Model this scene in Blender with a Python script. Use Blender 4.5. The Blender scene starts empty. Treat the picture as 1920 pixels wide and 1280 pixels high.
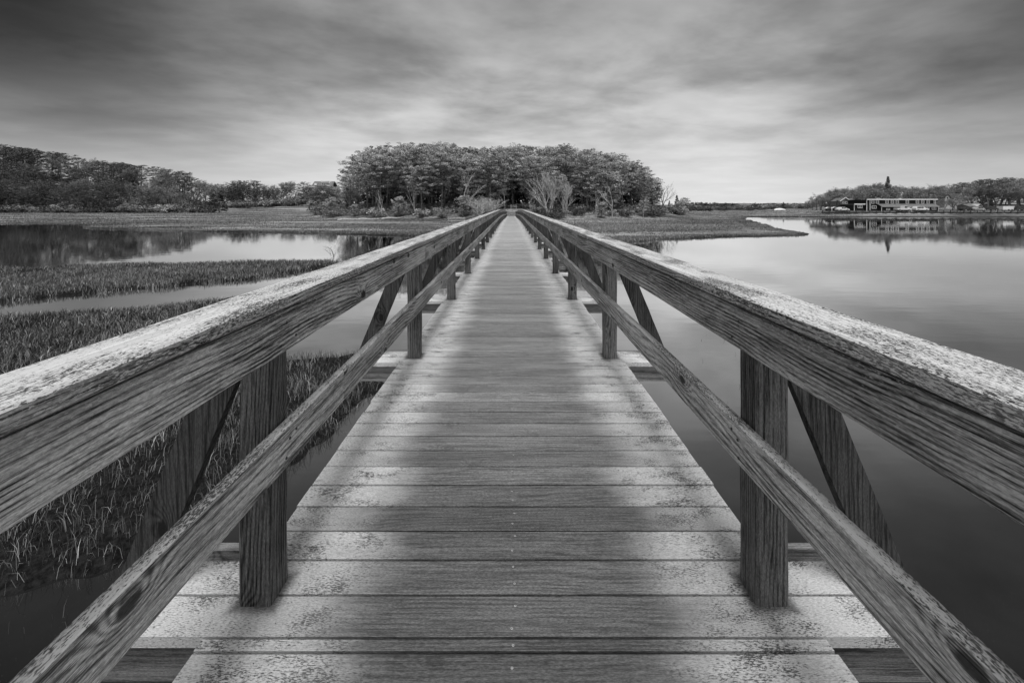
import bpy, math, random
import numpy as np
from mathutils import Vector, Matrix, noise as mn
random.seed(7); rng = np.random.default_rng(7)
R = math.radians
scene = bpy.context.scene
col = scene.collection

# ------------------------------------------------------------------ camera
F = 800.0; HY = 385.0; CX = 958.5; CZ = 3.61; DECK = 2.20
cam_d = bpy.data.cameras.new('camera'); cam = bpy.data.objects.new('camera', cam_d); col.objects.link(cam)
cam.location = (-0.009, 0, CZ); cam.rotation_euler = (R(90), 0, 0)
cam_d.sensor_width = 36; cam_d.lens = 36*F/1920
cam_d.shift_y = -(640-HY)/1920; cam_d.shift_x = (960-CX)/1920
cam_d.clip_start = 0.05; cam_d.clip_end = 6000
scene.camera = cam
scene.view_settings.view_transform = 'Standard'; scene.view_settings.look = 'None'
scene.view_settings.exposure = 0.5; scene.view_settings.gamma = 1

def gp(x, y, z=0.0):            # photo point -> place on level z
    d = (CZ-z)*F/(y-HY); return ((x-CX)*d/F, d)
def at(x, y, d):                # photo point at a distance
    return ((x-CX)*d/F, d, CZ-(y-HY)*d/F)

# ------------------------------------------------------------------ node helper
class NT:
    def __init__(s, tree): s.t = tree; s.n = tree.nodes; s.l = tree.links
    def set(s, sock, v):
        if isinstance(v, bpy.types.NodeSocket): s.l.new(v, sock)
        elif isinstance(v, bpy.types.Node): s.l.new(v.outputs[0], sock)
        elif v is not None: sock.default_value = v
    def m(s, op, a, b=None, c=None, clamp=False):
        n = s.n.new('ShaderNodeMath'); n.operation = op; n.use_clamp = clamp
        s.set(n.inputs[0], a)
        if b is not None: s.set(n.inputs[1], b)
        if c is not None: s.set(n.inputs[2], c)
        return n.outputs[0]
    def xyz(s, x, y, z=0.0):
        n = s.n.new('ShaderNodeCombineXYZ'); s.set(n.inputs[0], x); s.set(n.inputs[1], y); s.set(n.inputs[2], z); return n.outputs[0]
    def sep(s, v):
        n = s.n.new('ShaderNodeSeparateXYZ'); s.set(n.inputs[0], v); return n.outputs
    def noise(s, vec, scale=1.0, detail=3.0, rough=.5, dist=0.0, dim='3D'):
        n = s.n.new('ShaderNodeTexNoise'); n.noise_dimensions = dim
        s.set(n.inputs['Vector'], vec); n.inputs['Scale'].default_value = scale
        n.inputs['Detail'].default_value = detail; n.inputs['Roughness'].default_value = rough
        n.inputs['Distortion'].default_value = dist
        return n.outputs[0]
    def vor(s, vec, scale=1.0, feature='F1', dim='3D'):
        n = s.n.new('ShaderNodeTexVoronoi'); n.voronoi_dimensions = dim; n.feature = feature
        s.set(n.inputs['Vector'], vec); n.inputs['Scale'].default_value = scale
        return n.outputs
    def ss(s, v, a, b, o0=0.0, o1=1.0):
        n = s.n.new('ShaderNodeMapRange'); n.interpolation_type = 'SMOOTHSTEP'
        s.set(n.inputs[0], v); n.inputs[1].default_value = a; n.inputs[2].default_value = b
        n.inputs[3].default_value = o0; n.inputs[4].default_value = o1
        return n.outputs[0]
    def lerp(s, f, a, b):       # a + f*(b-a), scalars
        return s.m('ADD', a, s.m('MULTIPLY', f, s.m('SUBTRACT', b, a)))
    def attr(s, name):
        n = s.n.new('ShaderNodeAttribute'); n.attribute_name = name; return n.outputs['Fac']
    def coord(s, k='Object'): return s.n.new('ShaderNodeTexCoord').outputs[k]
    def rnd(s): return s.n.new('ShaderNodeObjectInfo').outputs['Random']

def new_mat(name):
    m = bpy.data.materials.new(name); m.use_nodes = True; t = m.node_tree
    for n in list(t.nodes): t.nodes.remove(n)
    out = t.nodes.new('ShaderNodeOutputMaterial'); b = t.nodes.new('ShaderNodeBsdfPrincipled')
    t.links.new(b.outputs[0], out.inputs[0])
    return m, NT(t), b
def grey(N, b, v, rough=.8, bump=None, bstr=.3, bdist=.01, spec=None):
    if isinstance(v, (int, float)): b.inputs['Base Color'].default_value = (v, v, v, 1)
    else:
        c = N.n.new('ShaderNodeCombineColor')
        for i in range(3): N.l.new(v, c.inputs[i])
        N.l.new(c.outputs[0], b.inputs['Base Color'])
    N.set(b.inputs['Roughness'], rough)
    if spec is not None: b.inputs['Specular IOR Level'].default_value = spec
    if bump is not None:
        n = N.n.new('ShaderNodeBump'); n.inputs['Strength'].default_value = bstr; n.inputs['Distance'].default_value = bdist
        N.l.new(bump, n.inputs['Height']); N.l.new(n.outputs[0], b.inputs['Normal'])

def plain(name, v, rough=.8, var=.0, scale=2.0, spec=.4):
    m, N, b = new_mat(name)
    if var:
        nz = N.noise(N.coord(), scale, 4, .6)
        v = N.m('MULTIPLY', v, N.m('ADD', 1-var, N.m('MULTIPLY', nz, 2*var)))
    grey(N, b, v, rough, spec=spec); return m

# ------------------------------------------------------------------ wood
def wood(name, axis, dark, light, ring=26.0, kind='side', rough=.7, seedattr=False, topz=None):
    m, N, b = new_mat(name)
    x, y, z = N.sep(N.coord())
    u, c1, c2 = {'x': (x, y, z), 'y': (y, x, z), 'z': (z, x, y)}[axis]
    w = N.m('ADD', c1, c2)
    sd = N.attr('seed') if seedattr else N.rnd()
    so = N.m('MULTIPLY', sd, 57.3)
    us = N.m('ADD', u, so); ws = N.m('ADD', w, N.m('MULTIPLY', sd, 3.1))
    def V(A, B, o=0.0): return N.xyz(N.m('MULTIPLY', us, A), N.m('MULTIPLY', c1, B), N.m('ADD', N.m('MULTIPLY', c2, B), o))
    # knots
    kv = N.vor(N.xyz(N.m('MULTIPLY', us, .55), ws, sd), 1/.26, 'F1', '2D')
    kd = N.m('MULTIPLY', kv[0], .26)
    krn = N.sep(kv[1])[0]
    gate = N.m('GREATER_THAN', krn, .76 if kind == 'deck' else .50)
    kg = N.m('MULTIPLY', N.m('EXPONENT', N.m('MULTIPLY', N.m('POWER', N.m('DIVIDE', kd, .04), 2.0), -1.0)), gate)
    low = N.noise(V(.7, 3.0), 1.0, 2.0, .5)
    p1 = N.m('ADD', c1, N.m('ADD', .06, N.m('MULTIPLY', sd, .10))) if kind != 'deck' else N.m('MULTIPLY', N.m('ADD', c1, so), 1.0)
    rad = N.m('SQRT', N.m('ADD', N.m('MULTIPLY', p1, p1), N.m('POWER', N.m('ADD', c2, N.m('SUBTRACT', .1, N.m('MULTIPLY', sd, .3))), 2.0))) if kind != 'deck' else p1
    rr = N.m('ADD', N.m('ADD', N.m('MULTIPLY', rad, ring), N.m('MULTIPLY', low, ring*.16 if kind != 'deck' else ring*.30)), N.m('MULTIPLY', kg, 4.0))
    sinv = N.m('SINE', N.m('MULTIPLY', rr, 6.2832))
    rings = N.m('POWER', N.m('ADD', N.m('MULTIPLY', sinv, .5), .5), .7)
    fib = N.noise(V(16.0, 400.0), 1.0, 5.0, .7)
    fib2 = N.noise(V(1.8, 120.0), 1.0, 5.0, .62)
    blot = N.noise(V(1.6, 9.0), 1.0, 4.0, .6)
    t = N.m('ADD', N.m('MULTIPLY', N.ss(fib, .40, .60), .30), N.m('MULTIPLY', N.ss(fib2, .42, .58), .24))
    t = N.m('ADD', t, N.m('MULTIPLY', rings, .28 if kind != 'deck' else .20))
    t = N.m('ADD', t, N.m('MULTIPLY', N.ss(blot, .36, .64), .22))
    core = N.m('MULTIPLY', N.ss(kd, .010, .024, 1.0, 0.0), gate)
    t = N.m('MULTIPLY', t, N.m('SUBTRACT', 1.0, N.m('MULTIPLY', core, .75 if kind != 'deck' else .3)))
    tc = N.ss(t, .16, .86)
    c = N.lerp(tc, dark, light)
    c = N.m('MULTIPLY', c, N.m('ADD', .82, N.m('MULTIPLY', sd, .36)))
    hgt = t; rg = rough
    fx = N.noise(V(85.0, 300.0), 1.0, 4.0, .7)
    if kind != 'top': c = N.m('MULTIPLY', c, N.m('ADD', .72, N.m('MULTIPLY', N.ss(fx, .36, .64), .56)))
    patch = N.noise(V(2.6, 9.0), 1.0, 5.0, .65)
    if kind == 'top':           # bleached upper face, peppered with mould
        thr = N.lerp(N.ss(patch, .3, .7), .36, .54)
        fl = N.ss(N.m('SUBTRACT', fx, thr), -.02, .03)
        base = N.lerp(N.ss(fib2, .3, .75), light*.78, light*1.15)
        c = N.lerp(fl, dark*.8, base)
        lg = N.noise(V(7.0, 70.0), 1.0, 5.0, .65)
        ck = N.ss(lg, .30, .37)
        c = N.m('MULTIPLY', c, N.m('ADD', .35, N.m('MULTIPLY', ck, .65)))
        hgt = N.m('ADD', fl, N.m('MULTIPLY', ck, .6))
    if kind == 'side':          # crusted flecks along the upper side, open checks
        zz = N.sep(N.coord())[2]
        up = N.m('MAXIMUM', N.ss(zz, topz-.13, topz+.02), .36) if topz is not None else .30
        thr = N.m('SUBTRACT', .76, N.m('MULTIPLY', N.m('MULTIPLY', up, patch), .44))
        fx2 = N.noise(V(60.0, 260.0), 1.0, 4.0, .7)
        fl = N.ss(N.m('SUBTRACT', fx2, thr), -.01, .04)
        c = N.m('MULTIPLY', c, N.m('SUBTRACT', 1.0, N.m('MULTIPLY', up, N.ss(patch, .38, .62, 0.0, .62))))
        c = N.lerp(N.m('MULTIPLY', fl, .8), c, light*1.15)
    if kind != 'top':
        ck0 = N.noise(V(1.0, 75.0, 4.0), 1.0, 4.0, .55)
        ck = N.ss(ck0, .27, .32)
        c = N.m('MULTIPLY', c, N.m('ADD', .25, N.m('MULTIPLY', ck, .75)))
        hgt = N.m('ADD', t, N.m('MULTIPLY', ck, 1.0))
    if kind == 'deck':
        ax_ = N.m('ABSOLUTE', x)
        wob = N.m('ADD', N.m('MULTIPLY', N.noise(N.xyz(N.m('MULTIPLY', us, 3.5), N.m('MULTIPLY', y, 9.0), 0.0), 1.0, 5.0, .7), .65), N.m('MULTIPLY', N.noise(N.xyz(N.m('MULTIPLY', x, 1.5), N.m('MULTIPLY', y, .9), 0.0), 1.0, 3.0, .6), .35))
        wv = N.m('ADD', ax_, N.m('ADD', N.m('MULTIPLY', N.m('SUBTRACT', wob, .5), .34), N.m('MULTIPLY', N.m('SUBTRACT', N.m('FRACT', N.m('MULTIPLY', sd, 13.3)), .5), .15)))
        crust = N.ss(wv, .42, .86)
        thr = N.lerp(N.noise(N.xyz(N.m('MULTIPLY', us, 5.0), N.m('MULTIPLY', ws, 9.0), 2.0), 1.0, 4.0, .65), .02, .78)
        fx3 = N.noise(V(90.0, 330.0), 1.0, 4.0, .72)
        fl = N.ss(N.m('SUBTRACT', fx3, thr), -.03, .05)
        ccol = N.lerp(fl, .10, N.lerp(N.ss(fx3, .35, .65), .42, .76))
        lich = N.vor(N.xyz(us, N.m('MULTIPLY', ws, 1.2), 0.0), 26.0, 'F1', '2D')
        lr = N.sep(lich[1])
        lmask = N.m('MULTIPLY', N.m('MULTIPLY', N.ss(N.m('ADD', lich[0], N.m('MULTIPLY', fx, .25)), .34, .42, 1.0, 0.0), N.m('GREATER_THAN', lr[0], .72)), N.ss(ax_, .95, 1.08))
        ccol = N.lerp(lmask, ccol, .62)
        far_sheen = N.m('ADD', N.m('MULTIPLY', N.ss(N.m('ADD', y, N.m('MULTIPLY', N.m('SUBTRACT', wob, .5), .8)), .9, 3.5), .85), N.m('MULTIPLY', N.ss(y, 2.4, 20.0), 2.1))  # grazing sky sheen painted into the deck colour, growing towards the far end
        c = N.m('MULTIPLY', c, N.m('MULTIPLY', N.m('ADD', .66, far_sheen), N.m('ADD', .84, N.m('MULTIPLY', N.ss(fx, .3, .7), .32))))
        c = N.m('MULTIPLY', c, N.m('ADD', .85, N.m('MULTIPLY', N.m('FRACT', N.m('MULTIPLY', sd, 7.7)), .34)))
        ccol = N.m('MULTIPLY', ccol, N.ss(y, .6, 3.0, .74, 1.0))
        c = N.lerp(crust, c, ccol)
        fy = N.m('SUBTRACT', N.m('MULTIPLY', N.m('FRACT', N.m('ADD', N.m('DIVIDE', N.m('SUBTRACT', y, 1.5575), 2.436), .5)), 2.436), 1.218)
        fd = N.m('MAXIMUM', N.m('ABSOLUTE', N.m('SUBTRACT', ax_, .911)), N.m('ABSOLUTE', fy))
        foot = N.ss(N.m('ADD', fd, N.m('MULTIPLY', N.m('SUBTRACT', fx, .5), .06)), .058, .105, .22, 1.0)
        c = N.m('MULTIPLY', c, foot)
        rg = N.lerp(crust, rough, .85)
        hgt = N.m('ADD', N.m('MULTIPLY', hgt, .5), N.m('MULTIPLY', N.m('MULTIPLY', crust, fl), .8))
    grey(N, b, c, rg, hgt, .55, .003, spec=.55 if kind == 'deck' else .25)
    return m

M = {}
M['rail_side'] = wood('weathered_rail_side', 'y', .014, .52, 80, 'side', .8, topz=1.06)
M['rail_top'] = wood('bleached_rail_top', 'y', .07, .60, 60, 'top', .8)
M['low_side'] = wood('lower_rail_wood', 'y', .045, .56, 75, 'side', .75, topz=.72)
M['low_top'] = wood('lower_rail_top', 'y', .09, .48, 60, 'top', .8)
M['post'] = wood('post_wood', 'z', .007, .20, 85, 'side', .8)
M['post_end'] = wood('post_foot_wood', 'z', .03, .34, 30, 'top', .8)
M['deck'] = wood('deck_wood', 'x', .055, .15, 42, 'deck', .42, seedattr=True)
M['beam'] = wood('beam_wood', 'x', .05, .26, 22, 'plain', .8)
M['pile'] = wood('pile_wood', 'z', .03, .16, 15, 'plain', .85)
M['screw'] = plain('screw_steel', .5, .35)
M['screw_hole'] = plain('screw_recess', .03, .7)

# ------------------------------------------------------------------ mesh helpers
def link(o, parent=None):
    col.objects.link(o)
    if parent is not None: o.parent = parent
    return o
def tag(o, label=None, cat=None, group=None, kind=None):
    if label: o['label'] = label
    if cat: o['category'] = cat
    if group: o['group'] = group
    if kind: o['kind'] = kind
    return o
def empty(name, loc, rz=0):
    o = bpy.data.objects.new(name, None); o.location = loc; o.rotation_euler = (0, 0, rz); o.empty_display_size = .2
    return link(o)
class MB:
    def __init__(s): s.v = []; s.f = []; s.mi = []
    def add(s, vs, fs, mi=0):
        k = len(s.v); s.v += [tuple(p) for p in vs]; s.f += [tuple(i+k for i in f) for f in fs]; s.mi += [mi]*len(fs)
    def box(s, x0, x1, y0, y1, z0, z1, mi=0, bev=0.0):
        if bev <= 0:
            s.add([(x0,y0,z0),(x1,y0,z0),(x1,y1,z0),(x0,y1,z0),(x0,y0,z1),(x1,y0,z1),(x1,y1,z1),(x0,y1,z1)],
                  [(0,3,2,1),(4,5,6,7),(0,1,5,4),(1,2,6,5),(2,3,7,6),(3,0,4,7)], mi); return
        b = bev
        vs = [(x0,y0,z0),(x1,y0,z0),(x1,y1,z0),(x0,y1,z0),(x0,y0,z1-b),(x1,y0,z1-b),(x1,y1,z1-b),(x0,y1,z1-b),
              (x0+b,y0+b,z1),(x1-b,y0+b,z1),(x1-b,y1-b,z1),(x0+b,y1-b,z1)]
        s.add(vs, [(0,3,2,1),(8,9,10,11),(0,1,5,4),(1,2,6,5),(2,3,7,6),(3,0,4,7),(4,5,9,8),(5,6,10,9),(6,7,11,10),(7,4,8,11)], mi)
    def tube(s, pts, rads, n=6, mi=0, cap=True):
        k = len(s.v); N_ = len(pts)
        for i, p in enumerate(pts):
            p = Vector(p); a = Vector(pts[min(i+1, N_-1)]) - Vector(pts[max(i-1, 0)])
            if a.length < 1e-6: a = Vector((0,0,1))
            a.normalize(); r_ = Vector((1,0,0)) if abs(a.x) < .8 else Vector((0,1,0))
            e1 = a.cross(r_).normalized(); e2 = a.cross(e1)
            for j in range(n):
                t = 2*math.pi*j/n; s.v.append(tuple(p + (e1*math.cos(t)+e2*math.sin(t))*rads[i]))
        for i in range(N_-1):
            for j in range(n):
                s.f.append((k+i*n+j, k+i*n+(j+1)%n, k+(i+1)*n+(j+1)%n, k+(i+1)*n+j)); s.mi.append(mi)
        if cap:
            s.f.append(tuple(k+j for j in range(n))[::-1]); s.mi.append(mi)
            s.f.append(tuple(k+(N_-1)*n+j for j in range(n))); s.mi.append(mi)
    def mesh(s, name, mats):
        me = bpy.data.meshes.new(name); me.from_pydata(s.v, [], s.f)
        for m in (mats if isinstance(mats, (list, tuple)) else [mats]): me.materials.append(m)
        me.polygons.foreach_set('material_index', s.mi); me.update()
        return me
    def build(s, name, mats, parent=None, loc=None):
        o = bpy.data.objects.new(name, s.mesh(name, mats))
        if loc: o.location = loc
        return link(o, parent)
def np_mesh(name, verts, faces_flat, counts, mat, attr=None):
    """verts (n,3); faces_flat indices; counts per-face"""
    me = bpy.data.meshes.new(name)
    me.vertices.add(len(verts)); me.vertices.foreach_set('co', np.asarray(verts, dtype=np.float32).ravel())
    me.loops.add(len(faces_flat)); me.loops.foreach_set('vertex_index', np.asarray(faces_flat, dtype=np.int32))
    st = np.concatenate([[0], np.cumsum(counts)[:-1]]).astype(np.int32)
    me.polygons.add(len(counts)); me.polygons.foreach_set('loop_start', st)
    me.update(calc_edges=True)
    if attr is not None:
        for k, v in attr.items():
            a = me.attributes.new(k, 'FLOAT', 'POINT'); a.data.foreach_set('value', np.asarray(v, dtype=np.float32))
    me.materials.append(mat); me.validate()
    return me

# ------------------------------------------------------------------ footbridge
END = 84.3
def dz(y):                       # gentle sag of the deck towards the island
    t = max(0.0, (y-27)/(END-27)); return -.70*t*t*(3-2*t) if t < 1 else -.70
bridge = empty('footbridge', (0, 0, DECK))
tag(bridge, 'long weathered timber footbridge with plank deck and two wooden railings running to the wooded island', 'footbridge')
PITCH = .15225; Y0 = 1.3926; SP = 2.436; P0 = 1.50
# deck (one mesh; planks are its pattern)
db = MB(); seeds = []
edges = []
y = Y0
while y < END: edges.append((y, y+PITCH, int(round((y-Y0)/PITCH)))); y += PITCH
edges.append((Y0-.047, Y0, -99))
y = Y0-.047
kk = -1
while y > -3.4: edges.append((y-PITCH, y, kk)); y -= PITCH; kk -= 1
rr = random.Random(3)
for (a, b_, k) in edges:
    ext = k != -99 and k % 16 in (0, 1)
    hw = 1.47 if ext else 1.015
    z = dz((a+b_)/2); jl, jr = rr.uniform(-.006, .006), rr.uniform(-.006, .006)
    if k == -99: jl = jr = 0
    n0 = len(db.f)
    g = rr.uniform(.0034, .0060); t = rr.uniform(-.0015, .0015)
    if ext:                      # notch where the post passes is left to the post itself
        db.box(-hw+jl, hw+jr, a+g, b_-g, z-.038+t, z+t, 0, .0010)
    else:
        db.box(-hw+jl, hw+jr, a+g, b_-g, z-.038+t, z+t, 0, .0010)
    s_ = rr.random(); seeds += [s_]*(len(db.f)-n0)
    if a < 14:                   # screw heads: a pair at the middle and at each stringer
        xs = [0.0, -.80, .80] + ([-1.3, 1.3] if ext else [])
        w_ = b_-a
        for x0 in xs:
            for fy in ((.25, .75) if w_ > .1 else (.5,)):
                n0 = len(db.f); cx = x0+rr.uniform(-.008, .008); cy = a+w_*(fy+rr.uniform(-.06, .06))
                for (r_, zz, mi) in ((.0040, .0012, 1), (.0021, .0018, 2)):
                    vs = [(cx+r_*math.cos(q*math.pi/4), cy+r_*math.sin(q*math.pi/4), z+t+zz) for q in range(8)]
                    db.add(vs, [tuple(range(8))], mi)
                seeds += [.5]*(len(db.f)-n0)
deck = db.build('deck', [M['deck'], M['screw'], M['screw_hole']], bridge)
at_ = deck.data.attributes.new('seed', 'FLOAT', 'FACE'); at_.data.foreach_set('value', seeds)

def timber(name, x0, x1, z0, z1, ya, yb, mats, parent, step, amp, rnd_, chamf=.006, topmi=1, bow=0.0):
    """a beam along y with worn, uneven arrises; top face gets its own material"""
    mb = MB(); n = max(2, int((yb-ya)/step)); ph = rnd_.uniform(0, 99)
    ss_ = 1 if x0 >= 0 else -1
    for i in range(n+1):
        yy = ya+(yb-ya)*i/n; q = dz(yy); c = chamf
        def j(a, k): return amp*mn.noise(Vector((yy*1.7+ph, k*7.3, 0)))*a + amp*.6*mn.noise(Vector((yy*6+ph, k*3.3, 5)))*a
        bx = bow*math.sin(math.pi*i/n)
        c1 = c*(1+.8*abs(mn.noise(Vector((yy*2.3+ph, 1, 9)))))+abs(j(.7, 1)); c2 = c+abs(j(1, 2))
        a0 = x0+j(.6, 3)+bx; a1 = x1+j(.5, 4)+bx; zt = z1+j(.5, 5)+q; zb = z0+j(.5, 6)+q
        mb.v += [(a0+c, yy, zb), (a0, yy, zb+c), (a0, yy, zt-c1), (a0+c1, yy, zt), (a1-c2, yy, zt), (a1, yy, zt-c2), (a1, yy, zb+c), (a1-c, yy, zb)]
    for i in range(n):
        for j_ in range(8):
            k2 = (j_+1) % 8
            mb.f.append((i*8+j_, (i+1)*8+j_, (i+1)*8+k2, i*8+k2)); mb.mi.append(topmi if j_ in (2, 3, 4) else 0)
    mb.f.append(tuple(range(8))[::-1] if True else ()); mb.mi.append(0)
    mb.f.append(tuple(n*8+j_ for j_ in range(8))); mb.mi.append(0)
    o = mb.build(name, mats, parent)
    return o
rb = random.Random(11)
def rail_run(name, side, xi, xo, z0, z1, first, mats, amp, L=4.872, chamf=.006):
    y = first; i = 0
    while y < END-.1:
        e = min(y+L, END+.12)
        if y > -9:
            st = .06 if y < 8 else (.15 if y < 25 else .6)
            a, b_ = (xi, xo) if side > 0 else (-xo, -xi)
            if side > 0: o = timber(name, a, b_, z0, z1, y+.0015, e-.0015, mats, bridge, st, amp, rb, chamf)
            else: o = timber(name, a, b_, z0, z1, y+.0015, e-.0015, mats, bridge, st, amp, rb, chamf)
        y = e; i += 1
CT = 1.088; CS = 1.046; CB = .892      # rail top, seam, bottom above the deck
for s in (-1, 1):
    cj = 2.5-SP*2 if s < 0 else .35-SP*2+SP
    rail_run('cap_rail', s, .808, .985, CS, CT, cj, [M['rail_side'], M['rail_top']], .005, chamf=.004)
    rail_run('rail_board', s, .812, .852, CB, CS-.007, (.45-SP*2) if s > 0 else (1.56+SP-SP*4), [M['rail_side'], M['rail_side']], .0035, chamf=.003)
    rail_run('lower_rail', s, .812, .852, .472, .618, (2.05-SP*2) if s < 0 else (1.56-SP*3), [M['low_side'], M['low_top']], .004, chamf=.005)

nm_ = MB(); nm_.tube([(0, 0, 0), (.0025, 0, 0)], [.0055, .005], 8); nail_me = nm_.mesh('nail', M['screw_hole'])
for k in range(0, 8):
    for s in (-1, 1):
        yp = P0+.0575+SP*k
        for (dy, zz) in ((-.03, .505), (.025, .585), (-.02, .56), (.03, .93), (-.025, 1.0)):
            o = bpy.data.objects.new('nail', nail_me); o.location = (s*.8085 if s > 0 else -.811, yp+dy+rb.uniform(-.01, .01), zz+rb.uniform(-.01, .01)+dz(yp)); link(o, bridge)
# posts, braces, beams : modelled once, then copied bay by bay
def grid_prism(hx, hy, z0, z1, n, amp, seed, lean=0, c=.008):
    mb = MB()
    for i in range(n+1):
        t = i/n; z = z0+(z1-z0)*t
        def j(k): return amp*mn.noise(Vector((z*4+seed, k*5.1, seed)))
        ox = lean*t
        pr = [(-hx+c, -hy), (hx-c, -hy), (hx, -hy+c), (hx, hy-c), (hx-c, hy), (-hx+c, hy), (-hx, hy-c), (-hx, -hy+c)]
        mb.v += [(x+ox+j(q), y+j(q+9), z) for q, (x, y) in enumerate(pr)]
    for i in range(n):
        for q in range(8):
            mb.f.append((i*8+q, i*8+(q+1) % 8, (i+1)*8+(q+1) % 8, (i+1)*8+q)); mb.mi.append(0)
    mb.f.append(tuple(range(8))[::-1]); mb.mi.append(0); mb.f.append(tuple(n*8+q for q in range(8))); mb.mi.append(0)
    return mb
post_me = [grid_prism(.0575, .0575, -.45, CS-.004, 20, .0035, 3.1*k).mesh('post', M['post']) for k in range(4)]
# post local origin: its centre line at deck level; x 0.853..0.968
def brace_mesh(s, sd):
    mb = MB(); n = 10; A = Vector((.0, 0, .865)); B = Vector((.365, 0, -.035))   # from post head out and down
    ax = (B-A).normalized(); pw = Vector((ax.z, 0, -ax.x))
    for i in range(n+1):
        p = A.lerp(B, i/n)
        for (a, b_) in ((-.062, -.021), (.062, -.021), (.062, .021), (-.062, .021)):
            j = .003*mn.noise(Vector((i*.7+sd, a*50, b_*70)))
            q = p+pw*(a+j)+Vector((0, b_+j, 0)); mb.v.append((q.x*s, q.y, q.z))
    for i in range(n):
        for q in range(4):
            f = (i*4+q, i*4+(q+1) % 4, (i+1)*4+(q+1) % 4, (i+1)*4+q); mb.f.append(f if s > 0 else f[::-1]); mb.mi.append(0)
    mb.f.append((0,1,2,3)); mb.f.append((n*4+3, n*4+2, n*4+1, n*4)); mb.mi += [0, 0]
    return mb.mesh('brace', M['brace'])
M['brace'] = wood('brace_wood', 'z', .005, .06, 60, 'plain', .8)
brace_me = {s: [brace_mesh(s, k*4.7) for k in range(2)] for s in (-1, 1)}
def beam_mesh(hw, h, w):
    mb = MB(); mb.box(-hw, hw, 0, w, -h, 0, 0, .003); return mb.mesh('cross_beam', M['beam'])
bA = beam_mesh(1.44, .14, .09); bB = beam_mesh(1.36, .17, .04)
pm = MB(); pm.tube([(0, 0, -.20), (0, 0, -1.4), (.02, 0, -3.2)], [.125, .135, .15], 14); pile_me = pm.mesh('pile', M['pile'])
for k in range(-2, 35):
    yf = P0+SP*k; z = dz(yf)
    for s in (-1, 1):
        o = bpy.data.objects.new('post', post_me[(k*2+(s > 0)) % 4]); o.location = (s*.911, yf+.0575, z); link(o, bridge)
        if s > 0: o.rotation_euler.z = 0
        o = bpy.data.objects.new('brace', brace_me[s][k % 2]); o.location = (s*(.99+.045), yf+.065, z); link(o, bridge)
    if k < 33:
        o = bpy.data.objects.new('cross_beam', bA); o.location = (0, yf-.075, z-.041); link(o, bridge)
        if k % 1 == 0:
            o = bpy.data.objects.new('cross_beam', bB); o.location = (0, yf+.30, z-.003 if False else z-.041); link(o, bridge)
    if k % 2 == 1 or k == 0:
        for s in (-1, 1):
            o = bpy.data.objects.new('pile', pile_me); o.location = (s*.62, yf+.12, z); link(o, bridge)
st = MB()
for s in (-.80, 0, .80):
    for i in range(18):
        a = -3.2+i*4.872; b_ = a+4.86; za = dz(max(a, 0)); zb = dz(b_)
        if b_ > END: b_ = END
        vs = [(s-.045, a, za-.29), (s+.045, a, za-.29), (s+.045, b_, zb-.29), (s-.045, b_, zb-.29),
              (s-.045, a, za-.042), (s+.045, a, za-.042), (s+.045, b_, zb-.042), (s-.045, b_, zb-.042)]
        st.add(vs, [(0,3,2,1),(4,5,6,7),(0,1,5,4),(1,2,6,5),(2,3,7,6),(3,0,4,7)])
st.build('stringers', M['pile'], bridge)

# ------------------------------------------------------------------ land and water
polyA = [(-900,640),(-300,622),(0,596),(150,585),(290,578),(380,567),(430,557),(490,549),(535,590),(548,672),(610,668),(690,655),(752,662),(756,690),(738,712),(690,752),(640,806),(560,886),(480,932),(400,968),(260,1042),(130,1088),(0,1132),(-500,1300),(-1600,1300)]
polyB = [(-900,596),(-300,572),(0,564),(130,552),(300,538),(430,526),(560,510),(615,499),(630,493),(560,491),(300,496),(150,500),(0,507),(-300,516),(-900,530)]
polyC = [(-1500,419),(-300,420),(0,420),(140,419),(160,428),(250,432),(400,435),(560,438),(740,443),(850,447),(960,450),(1060,453),(1170,456),(1245,450),(1400,444.5),(1535,441),(1490,434),(1430,420),(1398,410.5),(1402,406.6),(1600,406.8),(1920,407.5),(2700,409)]
P_A = np.array([gp(x, y, .05) for x, y in polyA]); P_B = np.array([gp(x, y, .05) for x, y in polyB])
P_C = np.array([gp(x, y, .0) for x, y in polyC] + [(2500, 800), (2500, 4000), (-3500, 4000), (-3500, 300)])
def sdist(P, X, Y):              # signed distance, + inside
    d = np.full(X.shape, 1e9); ins = np.zeros(X.shape, bool); n = len(P)
    for i in range(n):
        a = P[i]; b_ = P[(i+1) % n]; e = b_-a; wx = X-a[0]; wy = Y-a[1]
        t = np.clip((wx*e[0]+wy*e[1])/(e@e+1e-9), 0, 1)
        d = np.minimum(d, np.hypot(wx-t*e[0], wy-t*e[1]))
        c = ((a[1] <= Y) & (b_[1] > Y)) | ((b_[1] <= Y) & (a[1] > Y))
        xi = a[0]+(Y-a[1])*e[0]/(e[1] if abs(e[1]) > 1e-9 else 1e-9)
        ins ^= c & (X < xi)
    return np.where(ins, d, -d)
def sm(t, a, b): t = np.clip((t-a)/(b-a), 0, 1); return t*t*(3-2*t)
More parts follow.
